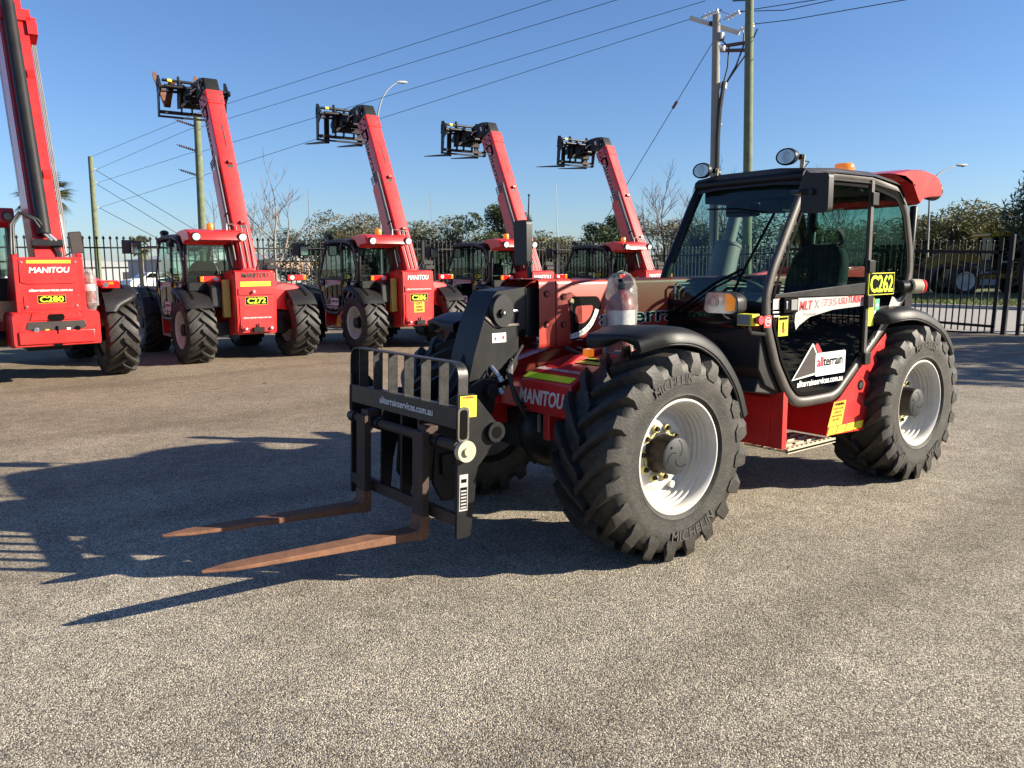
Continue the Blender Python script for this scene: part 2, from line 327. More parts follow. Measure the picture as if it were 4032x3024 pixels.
    def build(s, name, parent=None, smooth=35, bevel=0, loc=None, sub=False):
        me = bpy.data.meshes.new(name); v = np.array(s.v, dtype=float)
        if loc is not None: v = v-np.array(loc)
        me.from_pydata(v.tolist(), [], s.f)
        for m in s.mats: me.materials.append(MATS[m])
        me.polygons.foreach_set('material_index', s.mi)
        me.update()
        if smooth: me.shade_smooth(); me.set_sharp_from_angle(angle=R(smooth))
        o = bpy.data.objects.new(name, me); COL.objects.link(o)
        if parent: o.parent = parent
        if loc is not None and not sub: o.location = loc
        if bevel:
            b = o.modifiers.new('bevel', 'BEVEL'); b.width = bevel; b.segments = 2; b.limit_method = 'ANGLE'; b.angle_limit = R(35)
        return o
def empty(name, loc=(0,0,0), rz=0):
    o = bpy.data.objects.new(name, None); COL.objects.link(o); o.location = loc; o.rotation_euler = (0,0,rz); o.empty_display_size = .3; return o
def tag(o, label=None, cat=None, group=None, kind=None):
    if label: o['label'] = label
    if cat: o['category'] = cat
    if group: o['group'] = group
    if kind: o['kind'] = kind
    return o
def copy_tree(o, parent=None):
    c = o.copy(); COL.objects.link(c); c.parent = parent
    if parent: c.matrix_parent_inverse = o.matrix_parent_inverse.copy()
    for ch in [x for x in bpy.data.objects if x.parent == o]: copy_tree(ch, c)
    return c
def rounded(pts, r, n=5, closed=True):
    out = []; m = len(pts)
    for i in range(m):
        if not closed and i in (0, m-1): out.append(tuple(pts[i])); continue
        a, b, c = Vector(pts[i-1]), Vector(pts[i]), Vector(pts[(i+1) % m])
        rr = min(r, (a-b).length*.45, (c-b).length*.45); p, q = b+(a-b).normalized()*rr, b+(c-b).normalized()*rr
        for k in range(n+1):
            t = k/n; out.append(tuple(p*(1-t)**2+b*2*t*(1-t)+q*t*t))
    return out

# ------------------------------------------------------------------ wheels
def arc_letters(m, txt, a0, rad, h, y, out=1, step=None, flip=False):
    """letters one by one round a circle in the XZ plane, seen from +y; a0 = centre angle (clockwise from top as seen from +y)"""
    ws = [text_mesh(c, .02)[2]*h/.7 if c != ' ' else h*.4 for c in txt]; gap = h*.16; tot = sum(ws)+gap*(len(txt)-1)
    pos = -tot/2
    for c, w_ in zip(txt, ws):
        ctr = (pos+w_/2)/rad; pos += w_+gap
        a = a0+ctr if not flip else a0-ctr
        if c == ' ': continue
        # seen from +y, +x is to the left: screen-right = -x
        rx, rz = -math.sin(a), math.cos(a); up = Vector((rx, 0, rz)); rt = Vector((-math.cos(a), 0, -math.sin(a)))
        if flip: up, rt = -up, -rt
        P = Vector((rx*rad, y, rz*rad))-up*h/2
        m.text(c, P, rt, up, h, off=.0015, bold=0.012)
def make_tyre(name, parent, loc, R0=.60, hw=.235, rimr=.325, lugs=20, lh=.045, marks=None, hi=True, wide=False):
    m = M().mat('rubber'); k = (R0-rimr)/.275; rr = lambda r: rimr+(r-.325)*k; q = hw/.235
    half = [(.318,.185),(.345,.215),(.36,.228),(.375,.226),(.43,.238),(.49,.236),(.53,.226),(.556,.205),(.570,.165),(.576,.08)]
    prof = [(rr(r), y*q) for r, y in half]+[(rr(.578), 0)]+[(rr(r), -y*q) for r, y in reversed(half)]
    m.lathe(prof, n=56)
    for s in (1, -1):
        for i in range(lugs):
            a0 = 2*math.pi*(i+(.5 if s < 0 else 0))/lugs
            st = []
            for t, y, ro, rb, w_ in ((0,-.018,.578+lh,.565,.026),(.25,.055,.578+lh,.565,.028),(.5,.115,.577+lh,.56,.032),(.78,.178,.572+lh,.55,.042),(1,.224,.562+lh*.9,.535,.050),(1.04,.242,.555,.50,.050),(1.08,.243,.500,.48,.036)):
                da = -.40*(t**.9)+.17; st.append((a0+da, s*y*q, rr(ro), rr(rb), w_/.6))
            vs = []; fs = []
            for (a, y, ro, rb, w_) in st:
                for (aa, r) in ((a-w_*1.15, rb), (a-w_*.72, ro), (a+w_*.72, ro), (a+w_*1.15, rb)):
                    vs.append((r*math.sin(aa), y, r*math.cos(aa)))
            for j in range(len(st)-1):
                for c_ in range(3): fs.append((j*4+c_, j*4+c_+1, (j+1)*4+c_+1, (j+1)*4+c_))
            fs += [(3,2,1,0), tuple(len(vs)-4+x for x in range(4))]
            m.add(vs, fs)
    if hi:
        for (txt, ang, flip, h, col) in marks:
            y = .2425*q
            n = 14; span = (.66 if len(txt) > 5 else .40)
            m.mat('rubber_clean'); ring = []
            for i_ in range(n+1):
                a = ang-span/2+span*i_/n; ring.append([(-math.sin(a)*r, y, math.cos(a)*r) for r in (rr(.425), rr(.49))])
            m.loft(ring)
            m.mat('rubber_letter'); arc_letters(m, txt, ang, rr(.4575), h, y+.0015, flip=flip)
    return m.build(name, parent, smooth=32, loc=None, bevel=0), loc
def make_wheel(root, x, y, side, marks=(), z=.604, R0=.60, hw=.235, hi=True, rot=0, big=1.0, lugs=20):
    rim = M().mat('rim_white'); b = big
    P = [(.322,.19),(.337,.198),(.337,.212),(.327,.214),(.318,.206),(.308,.190),(.302,.165),(.306,.150),(.294,.140),(.298,.120),(.286,.110),(.290,.090),(.279,.080),(.282,.058),(.272,.048),(.268,.030),(.255,.022),(.242,.026),(.225,.040),(.208,.052),(.190,.056),(.165,.052),(.10,.050)]
    rim.lathe([(r*b, t*hw/.235) for r, t in P], n=64)
    rim.lathe([(.318*b,.19*hw/.235),(.30*b,.0),(.318*b,-.19*hw/.235)], n=40)
    rim.lathe([(.29*b,-.02),(.10,-.02)], n=40)
    if hi:
        for a in (R(205),): rim.cyl((.24*math.sin(a), .03, .24*math.cos(a)), (.24*math.sin(a), .06, .24*math.cos(a)), .022, 14)
    w_ = rim.build('wheel', root, smooth=40)
    s = side
    w_.location = (x, y, z); w_.rotation_euler = (0, rot, 0 if s > 0 else math.pi)
    # tyre (its V must keep pointing forwards on both sides)
    t, _ = make_tyre('tyre', w_, (0,0,0), R0=R0, hw=hw, rimr=.325*b, marks=marks, hi=hi, lugs=lugs)
    if s < 0:
        me = t.data; co = np.empty(len(me.vertices)*3); me.vertices.foreach_get('co', co); co = co.reshape(-1, 3); co[:, 0] *= -1; me.vertices.foreach_set('co', co.ravel()); me.flip_normals()
    h = M().mat('hub_black')
    h.lathe([(.122,.02),(.120,.066),(.112,.072),(.112,.13),(.108,.175),(.100,.182)], n=40)
    h.mat('hub_cap').lathe([(.106,.176),(.108,.186),(.103,.190),(.0,.190)], n=40)
    if hi:
        h.mat('text_black')
        for k_ in range(3):
            a0 = 2*math.pi*k_/3+.4; pts = []
            for i_ in range(9):
                t_ = i_/8; a = a0+t_*1.5; r_ = .02+.075*t_; pts.append((r_*math.sin(a), .190, r_*math.cos(a)))
            h.tube(pts, .0022, 5)
        h.mat('text_black').cyl((.045,.189,.06), (.045,.192,.06), .008, 10)
    if hi: h.build('hub', w_, smooth=40)
    def nut(c, a, link):
        sx, cz = math.sin(a), math.cos(a); a2 = a+2*math.pi/10
        c.mat('yellow_clip').lathe([(.0245,.050),(.0245,.068),(.017,.070),(.016,.054)], c=(.152*sx, 0, .152*cz), n=14)
        c.mat('hub_black').cyl((.152*sx,.05,.152*cz), (.152*sx,.085,.152*cz), .0135, 6)
        if link:
            c.mat('yellow_clip'); p1, p2 = Vector((.142*sx,.064,.142*cz)), Vector((.142*math.sin(a2),.064,.142*math.cos(a2))); mid = (p1+p2)/2*.92; mid.y = .064
            c.bar(p1, mid, .012, .004, (0,1,0)); c.bar(mid, p2, .012, .004, (0,1,0))
    if hi:
        ms = []
        for q_ in range(2): c = M(); nut(c, 0, q_ == 0); o_ = c.build('wheel_nut', w_, smooth=40); ms.append(o_)
        for i_ in range(10):
            o_ = ms[i_] if i_ < 2 else ms[i_ % 2].copy()
            if i_ > 1: COL.objects.link(o_)
            o_.rotation_euler = (0, 2*math.pi*(i_+.3)/10, 0)
    else:
        for i_ in range(10): nut(h, 2*math.pi*(i_+.3)/10, False)
        h.build('hub', w_, smooth=40)
    return w_
def make_fender(root, prof, y0, y1, flip=1, groove=False):
    """moulded wheel arch: profile in x,z swept from inner y0 to outer y1, with a rolled outer lip"""
    m = M().mat('black_plastic'); P = [Vector((a, b)) for a, b in rounded(prof, .12, 4, closed=False)]; n = len(P)
    cross = [(0,-.05),(0,0),(.55,.012),(.80,.010),(.92,-.004),(.985,-.030),(1.0,-.075),(.985,-.082)]
    top = []; und = []
    for i, p in enumerate(P):
        t = (P[min(i+1, n-1)]-P[max(i-1, 0)]).normalized(); nn = Vector((t.y, -t.x))
        if nn.y < 0 and i < n*.5: nn = -nn
        c = Vector((sum(q.x for q in P)/n, sum(q.y for q in P)/n-.5)); nn = nn if nn.dot(p-c) > 0 else -nn
        e = min(1, i/(n*.30)); wd = .30+.70*math.sin(e*math.pi/2)**.8
        ring = []; ru = []
        for a, dz in cross:
            a_ = a*wd; y = y0+(y1-y0)*a_; q = p+nn*dz; ring.append((q.x, y, q.y)); q2 = p+nn*(dz-.012); ru.append((q2.x, y-(.006 if a > .9 else 0)*(1 if y1 > y0 else -1), q2.y))
        if groove and .3 < i/n < .75:
            pass
        top.append(ring); und.append(ru)
    m.loft(top); m.loft([list(reversed(r)) for r in und])
    m.loft([[top[i][-1], und[i][-1]] for i in range(n)]); m.loft([[top[0][k], und[0][k]] for k in range(len(cross))]); m.loft([[top[-1][k], und[-1][k]] for k in range(len(cross))])
    if groove:
        m.mat('text_black'); i0, i1 = int(n*.35), int(n*.8); yy = y0+(y1-y0)*.62; rg = []
        for i in range(i0, i1):
            p = Vector(top[i][2]); up = (Vector(top[i][2])-Vector(und[i][2])).normalized()*.006
            rg.append([(p.x+up.x, yy-.022, p.z+up.z), (p.x+up.x, yy+.022, p.z+up.z)])
        m.loft(rg)
    return m.build('fender', root, smooth=50)
FRONT_ARCH = [(.33,1.235),(.34,1.30),(.12,1.352),(-.12,1.325),(-.32,1.225),(-.46,1.085),(-.55,.95),(-.605,.80)]
REAR_ARCH = [(-2.16,1.20),(-2.24,1.33),(-2.55,1.365),(-2.82,1.315),(-3.08,1.215),(-3.24,1.07),(-3.29,1.00)]

# ------------------------------------------------------------------ cab
CAB = [(-1.37,2.262),(-1.262,2.09),(-1.13,1.86),(-1.005,1.64),(-.948,1.48),(-.957,1.31),(-1.075,1.03),(-1.215,.84),(-1.31,.765),(-1.43,.752),(-1.75,.752),(-1.83,.775),(-2.24,1.08),(-2.62,1.37),(-2.745,1.50),(-2.775,1.62),(-2.755,1.785),(-2.655,2.085),(-2.52,2.215),(-2.14,2.283),(-1.665,2.285)]
CL, CR = .995, .10     # left and right side planes of the cab
def inset(poly, d):
    out = []; n = len(poly); cx = sum(p[0] for p in poly)/n; cz = sum(p[1] for p in poly)/n
    for i in range(n):
        a, b, c = Vector(poly[i-1]), Vector(poly[i]), Vector(poly[(i+1) % n])
        t = ((b-a).normalized()+(c-b).normalized()).normalized(); nn = Vector((-t.y, t.x))
        if nn.dot(Vector((cx, cz))-b) < 0: nn = -nn
        out.append(tuple(b+nn*d))
    return out
def make_cab(root, plate, hero):
    fr = M().mat('frame_grey'); ring = rounded(CAB, .05, 3)
    fr.tube([(x, CL, z) for x, z in ring], .038, 12, closed=True, sq=1.0); fr.v = [(x, CL-.006+(y-CL)*.62, z) for x, y, z in fr.v]
    fr.mat('black_paint').tube([(x, CR, z) for x, z in ring if z > 1.15], .036, 10)
    fr.mat('black_paint')
    for (x, z, r) in ((-1.33,2.262,.036),(-2.56,2.20,.03),(-2.76,1.55,.03),(-.95,1.42,.03)): fr.cyl((x,CR,z), (x,CL,z), r, 10)
    fr.build('cab_frame', root, smooth=50)
    rf = M().mat('frame_grey'); rp = [(-1.30,2.255),(-1.33,2.315),(-1.66,2.335),(-2.14,2.337),(-2.50,2.295),(-2.60,2.20)]
    rg = []
    for x, z in rp: rg.append([(x, CR-.03, z-.05), (x, CR, z-.01), (x, CR+.2, z+.012), (x, CL-.2, z+.012), (x, CL-.02, z-.004), (x, CL+.03, z-.04)])
    rf.loft(rg); rf.mat('interior'); rf.loft([[(a[0]-.0, a[1], a[2]-.05) for a in r] for r in rg[::-1]])
    rf.build('roof', root, smooth=40)
    # headliner / front header inside
    h = M().mat('interior'); h.box(-1.62, -1.36, CR+.04, CL-.06, 2.13, 2.24); h.box(-2.52, -1.62, CR+.04, CL-.06, 2.20, 2.25)
    h.box(-1.50, -1.36, .62, .80, 2.04, 2.13); h.box(-1.52, -1.40, .30, .52, 2.03, 2.12); h.box(-2.5, -2.38, .2, .5, 2.10, 2.2)
    h.build('headliner', root, bevel=.012)
    g = M().mat('glass')
    # windscreen: curved sheet between the pillars
    wp = [(-1.345,2.22),(-1.262,2.09),(-1.13,1.86),(-1.005,1.64),(-.948,1.48),(-.925,1.36),(-.945,1.22)]
    for d in (0, -.006):
        g.loft([[(x+d+.02*(1-((y-(CL+CR)/2)/.45)**2), y, z) for y in np.linspace(CR+.03, CL-.035, 9)] for x, z in wp])
    g.build('windscreen', root, smooth=60)
    side = rounded(inset(CAB, .045), .05, 3)
    def clip(poly, axis, val, keep_lt):
        out = []; n = len(poly)
        for i in range(n):
            a, b = poly[i], poly[(i+1) % n]; ina = (a[axis] < val) == keep_lt; inb = (b[axis] < val) == keep_lt
            if ina: out.append(a)
            if ina != inb: t = (val-a[axis])/(b[axis]-a[axis]); out.append((a[0]+t*(b[0]-a[0]), a[1]+t*(b[1]-a[1])))
        return out
    doorp = clip(side, 0, -2.12, False); rearp = clip(side, 0, -2.12, True)
    up = clip(doorp, 1, 1.555, False); lo = clip(doorp, 1, 1.45, True); ur = clip(rearp, 1, 1.46, False)
    d = M().mat('glass'); d.prism(up, CL+.004, CL+.009); d.mat('glass_dark').prism(lo, CL+.004, CL+.009)
    door = d.build('door', root, smooth=0)
    q = M().mat('glass').prism(ur, CL+.004, CL+.009); q.mat('glass_dark').prism(clip(rearp, 1, 1.45, True), CL+.004, CL+.009); q.build('quarter_window', root, smooth=0)
    # black inner borders of the glass
    e = M().mat('text_black')
    for poly in (doorp, rearp):
        ins = inset(poly, .022 if hero else .03); n = len(poly)
        e.add([(x, CL+.0115, z) for x, z in poly]+[(x, CL+.0115, z) for x, z in ins], [(i, (i+1) % n, n+(i+1) % n, n+i) for i in range(n)])
    e.build('seal', door, smooth=0)
    b = M().mat('black_paint'); b.prism([(-1.0,1.475),(-2.115,1.463),(-2.115,1.552),(-1.02,1.498)], CL+.0, CL+.020)
    b.mat('frame_grey').box(-2.145, -2.105, CL+.003, CL+.030, 1.02, 2.27)
    for z in (2.14, 1.665, 1.415, 1.00): b.mat('black_paint').box(-2.17, -2.09, CL+.028, CL+.052, z-.045, z+.045)
    b.build('door_bar', door, bevel=.004)
    hd = M().mat('text_black').box(-1.24, -1.085, CL+.008, CL+.040, 1.375, 1.475).mat('steel').box(-1.115, -1.10, CL+.040, CL+.046, 1.40, 1.45); hd.mat('interior_grey').box(-1.225, -1.155, CL+.038, CL+.045, 1.39, 1.46)
    hd.build('door_handle', door, bevel=.006)
    U, W_ = (-1,0,0), (0,0,1); Y = CL+.0135
    s = M().mat('silver_vinyl')
    s.add([(x, Y, z) for x, z in ((-1.0,1.468),(-2.10,1.458),(-2.10,1.385),(-1.70,1.372),(-1.42,1.335),(-1.30,1.285),(-1.262,1.255),(-1.245,1.31),(-1.25,1.365),(-1.27,1.40),(-1.0,1.40))], [tuple(range(11))])
    s.mat('text_black'); s.rect((-1.165, Y, 1.42), U, W_, .19, .125, .001, .02)
    s.mat('red_vinyl').text('MLT', (-1.37, Y, 1.385), U, W_, .060, .002, bold=0.018, shear=.25, width=.155)
    s.mat('grey_text').text('X', (-1.50, Y, 1.392), U, W_, .055, .002, bold=0.012, width=.055)
    s.mat('red_vinyl').text('735', (-1.66, Y, 1.402), U, W_, .050, .002, bold=0.007, width=.16)
    for kk in range(5): s.mat('silver_vinyl').rect((-1.66, Y, 1.408+.0105*kk), U, W_, .19, .004, .003)
    s.mat('red_vinyl').text('LSU', (-1.82, Y, 1.408), U, W_, .044, .002, bold=.008, width=.105); s.text('TURBO', (-1.985, Y, 1.412), U, W_, .048, .002, bold=.014, shear=.25, width=.19)
    s.mat('grey_text').text('Premium', (-1.42, Y, 1.345), U, W_, .022, .002, width=.15)
    s.mat('silver_vinyl'); s.add([(x, Y, z) for x, z in ((-2.50,1.44),(-2.585,1.415),(-2.66,1.44),(-2.50,1.30),(-2.30,1.125),(-2.265,1.125),(-2.43,1.32))], [tuple(range(7))])
    for kk in range(2): s.mat('white').bar((-1.0-.01*kk, Y+.001, 1.383-.026*kk), (-1.075, Y+.001, 1.381-.026*kk), .010, .001, (0,1,0)); s.bar((-2.235+.02*kk, Y+.001, 1.115-.022*kk), (-2.295+.02*kk, Y+.001, 1.121-.022*kk), .008, .001, (0,1,0))
    # yellow stickers
    s.mat('yellow_vinyl').rect((-1.117, Y, 1.288), U, W_, .105, .128); s.mat('text_black').rect((-1.117, Y, 1.338), U, W_, .095, .018, .002); s.mat('red_vinyl').rect((-1.12, Y, 1.258), U, W_, .03, .03, .002, .01); s.mat('text_black').rect((-1.115, Y, 1.292), U, W_, .015, .045, .003)
    s.mat('yellow_vinyl').rect((-2.185, Y, 1.335), U, W_, .115, .205); s.mat('text_black').rect((-2.185, Y, 1.405), U, W_, .07, .03, .002); s.mat('ochre').text('CHECK DAILY', (-2.185, Y, 1.352), U, W_, .014, .002, width=.10)
    for kk in range(6): s.mat('lime_dirty').rect((-2.185, Y, 1.335-.014*kk), U, W_, .09, .004, .002)
    s.mat('green_vinyl').rect((-2.285, Y, 1.385), U, W_, .065, .085, .0012); s.mat('white').rect((-2.285, Y, 1.38), U, W_, .036, .012, .003); s.rect((-2.285, Y, 1.38), U, W_, .012, .036, .0035); s.rect((-2.30, Y, 1.315), U, W_, .10, .05, .0015)
    # company sign: mountain, board, web address
    O = (-1.60, Y, 1.0)
    s.mat('white').poly(O, U, W_, [(-.365,-.085),(-.135,.150),(-.122,.150),(.02,-.06)], .001); s.mat('dark_vinyl').poly(O, U, W_, [(-.345,-.077),(-.129,.138),(.0,-.045)], .002)
    s.mat('red_vinyl').poly(O, U, W_, [(-.105,.135),(-.085,.150),(-.07,.147),(-.015,.085),(-.06,.075)], .0025)
    s.mat('white').rect((O[0]-.095, Y, O[2]+.0), U, W_, .375, .16, .003, .014); s.mat('grey_text').rect((O[0]-.095, Y, O[2]), U, W_, .363, .148, .0035, .011); s.mat('white').rect((O[0]-.095, Y, O[2]), U, W_, .357, .142, .004, .010)
    s.mat('red_vinyl').text('all', (O[0]+.037, Y, O[2]-.012), U, W_, .066, .005, bold=.035, width=.075); s.mat('text_black').text('terrain', (O[0]-.125, Y, O[2]-.012), U, W_, .066, .005, bold=.028, width=.24)
    s.mat('grey_text').text('SERVICES', (O[0]-.092, Y, O[2]-.055), U, W_, .024, .005, width=.30, space=1.5)
    s.mat('white').text('allterrainservices.com.au', (O[0]+.02, Y, O[2]-.135), U, W_, .042, .002, bold=0.019, width=.56)
    s.mat('red_vinyl').rect((-.905 if hero else -.94, CL+.046, 1.33), U, W_, .078, .075, .0); s.mat('white').poly((-.905 if hero else -.94, CL+.046, 1.33), U, W_, [(.03*math.cos(R(22.5+45*k)), .03*math.sin(R(22.5+45*k))) for k in range(8)], .001); s.mat('red_vinyl').poly((-.905 if hero else -.94, CL+.046, 1.33), U, W_, [(.026*math.cos(R(22.5+45*k)), .026*math.sin(R(22.5+45*k))) for k in range(8)], .0015); s.mat('white').text('STOP', (-.905 if hero else -.94, CL+.046, 1.322), U, W_, .016, .002, bold=0.012, width=.042)
    s.build('door_decal', door, smooth=0)
    # fleet number plate
    p = M()
    if hero: p.mat('yellow_vinyl').box(-2.475, -2.115, CL+.030, CL+.036, 1.458, 1.618).mat('text_black').rect((-2.295, CL+.036, 1.538), U, W_, .350, .150, .001).mat('lime').text(plate, (-2.295, CL+.036, 1.482), U, W_, .118, .002, bold=.026, width=.315)
    else: p.mat('text_black').rect((-2.35, Y, 1.545), U, W_, .27, .13, .001).mat('lime').text(plate, (-2.35, Y, 1.505), U, W_, .08, .002, bold=0.012, width=.23)
    pl = p.build('number_plate', root, smooth=0)
    # inside: floor, seat, dash, steering wheel
    i = M().mat('interior'); i.prism([(-.92,.86),(-1.30,.80),(-2.2,1.08),(-2.66,1.40),(-2.70,1.55),(-2.3,1.18),(-1.35,.86),(-.98,.98)], CR+.04, CL-.05)
    i.prism([(-.96,1.42),(-1.10,1.50),(-1.22,1.42),(-1.12,.90),(-.98,1.1)], CR+.06, CL-.12)
    i.mat('seat_fabric'); i.box(-2.10,-1.66,.28,.78,1.18,1.32); 
    oy = rounded([(.31,1.25),(.75,1.25),(.79,1.60),(.72,1.84),(.34,1.84),(.27,1.60)], .14, 5); i.loft([[(-2.08-dx-(z-1.25)*.28, .53+(y-.53)*k_, 1.55+(z-1.55)*k_) for y, z in oy] for dx, k_ in ((0,.02),(0,.86),(.03,.97),(.07,1.0),(.12,.95),(.14,.02))], closed=True)
    i.loft([[(-2.12-dx-(z-1.25)*.28, y, z) for y, z in rounded([(.38,1.80),(.68,1.80),(.66,1.96),(.40,1.96)], .05, 3)] for dx in (0,.08)], closed=True)
    i.mat('interior').box(-2.1,-1.75,.80,.88,1.42,1.47)
    i.mat('interior').box(-1.30,-1.16,.20,.42,1.42,1.60); i.build('seat_and_console', root, bevel=.03)
    sw = M().mat('interior'); a0 = Vector((-1.30,.53,1.52)); ax = Vector((.42,0,-.9)).normalized(); uu = ax.cross(Vector((0,1,0))).normalized(); ring = [a0+Vector((0,1,0))*.19*math.cos(R(t*15))+uu*.19*math.sin(R(t*15)) for t in range(24)]
    sw.tube(ring, .014, 8, closed=True); sw.cyl(a0, a0+ax*.3, .03, 10); sw.bar(ring[0], ring[12], .03, .012, ax); sw.build('steering_wheel', root)
    # mirror, wiper, work lights, beacon
    mi = M().mat('black_plastic'); mi.prism(rounded([(1.222,1.992),(1.405,1.992),(1.405,2.222),(1.222,2.222)], .03, 4), -.985, -.93, 'x'); mi.mat('mirror_glass').prism(rounded([(1.237,2.007),(1.39,2.007),(1.39,2.207),(1.237,2.207)], .02, 3), -.990, -.985, 'x')
    mi.mat('black_paint').tube([(-.93,1.28,2.12),(-.90,1.24,2.12),(-1.0,1.12,2.13),(-1.22,1.03,2.13)], .014, 8); mi.cyl((-.93,1.30,2.115),(-.905,1.30,2.115),.02,10)
    mi.build('mirror', root, bevel=.006)
    wi = M().mat('text_black'); wi.tube([(-.86,.30,1.36),(-.885,.62,1.56),(-.95,.80,1.66)], .009, 6); wi.tube([(-.84,.36,1.35),(-.88,.64,1.54),(-.955,.82,1.64)], .007, 6); wi.tube([(-.905,.72,1.42),(-.955,.80,1.64),(-1.10,.84,1.88),(-1.19,.86,2.02)], .010, 6)
    wi.cyl((-.86,.30,1.345),(-.84,.30,1.345),.03,10); wi.tube([(-1.20,.30,2.08),(-1.21,.55,2.07),(-1.19,.80,2.03)], .006, 5); wi.build('wiper', root)
    for (x, y, z) in ((-1.30,.885,2.395),(-1.30,.185,2.372)):
        k = M().mat('black_plastic'); k.loft([[(x+.03+dx, y+.088*sc*math.cos(R(t*15)), z+.062*sc*math.sin(R(t*15))) for t in range(24)] for dx, sc in ((.012,.86),(.018,.98),(.0,1.03),(-.03,.95),(-.055,.7),(-.06,.1))], closed=True)
        k.mat('lens').poly((x+.044, y, z), (0,1,0), (0,0,1), [(.075*math.cos(R(t*15)), .051*math.sin(R(t*15))) for t in range(24)], 0)
        k.mat('lamp_dark').poly((x+.044, y, z), (0,1,0), (0,0,1), [(.030*math.cos(R(t*15)), .045*math.sin(R(t*15))) for t in range(24)], .001)
        k.mat('cream').bar((x-.05, y+.075, z-.105), (x-.055, y+.08, z+.012), .035, .006, (1,0,0)); k.mat('black_paint').cyl((x-.045,y,z),(x-.05,y+.085,z),.018,10); k.tube([(x-.05,y+.05,z-.02),(x-.09,y+.11,z-.04),(x-.10,y+.05,z-.09)], .005, 5)
        k.v = [(x+(a-x)*.88, y+(b_-y)*.88, z+(c_-z)*.88-.008) for a, b_, c_ in k.v]; k.build('work_light', root, smooth=40)
    be = M().mat('amber').lathe([(.062,0),(.062,.045),(.052,.085),(0,.09)] if not hero else [(.075,0),(.078,.03),(.074,.058),(.066,.068),(0,.072)], c=(-2.62,.50,2.40), n=20, ax='z')
    if not hero: be = M().mat('amber').lathe([(.060,0),(.060,.03),(.064,.035),(.058,.095),(.045,.12),(0,.123)], c=(-2.72,.50,2.40), n=18, ax='z')
    be.mat('black_paint').lathe([(.0,-.03),(.07,-.03),(.07,0)], c=(-2.62 if hero else -2.72,.50,2.40), n=18, ax='z'); be.build('beacon', root, smooth=40)
    # red rear visor
    vz = M().mat('red'); vp = [(-2.42,2.345),(-2.70,2.388),(-2.93,2.398),(-3.10,2.375),(-3.20,2.345),(-3.255,2.265),(-3.27,2.205),(-3.22,2.198),(-3.02,2.185),(-2.93,2.165),(-2.88,2.125),(-2.84,2.16),(-2.72,2.30),(-2.60,2.34)]
    vr = []
    for y, k_ in ((CR-.04,.05),(CR-.04,.86),(CR+.0,.97),(CR+.12,1.0),((CL+CR)/2,1.02),(CL-.14,1.0),(CL-.03,.97),(CL+.005,.88),(CL+.005,.05)): vr.append([(-2.75+(a-(-2.75))*k_, y, 2.27+(b_-2.27)*k_) for a, b_ in vp])
    vz.loft(vr, closed=True)
    vz.build('roof_visor', root, smooth=28)
    for y in (CR+.04, CL-.10):
        k = M().mat('black_plastic'); k.cyl((-3.20,y,2.262),(-3.285,y,2.255),.076,20); k.mat('lens_bright').cyl((-3.285,y,2.255),(-3.293,y,2.254),.060,20); k.build('rear_light', root)
    rw = M().mat('black_paint')
    rw.tube([(-2.80,CR,1.15),(-2.80,CR,1.6),(-2.84,CR,2.12)], .045, 8); rw.tube([(-2.80,CL-.03,1.45),(-2.84,CL-.03,2.12)], .03, 8); rw.box(-2.90,-2.78,CR,CL-.03,1.30,1.46)
    rw.build('rear_frame', root, bevel=.01)
    M().mat('glass').box(-2.825,-2.82,CR+.04,CL-.05,1.46,2.14).build('rear_window', root, smooth=0)
    return pl

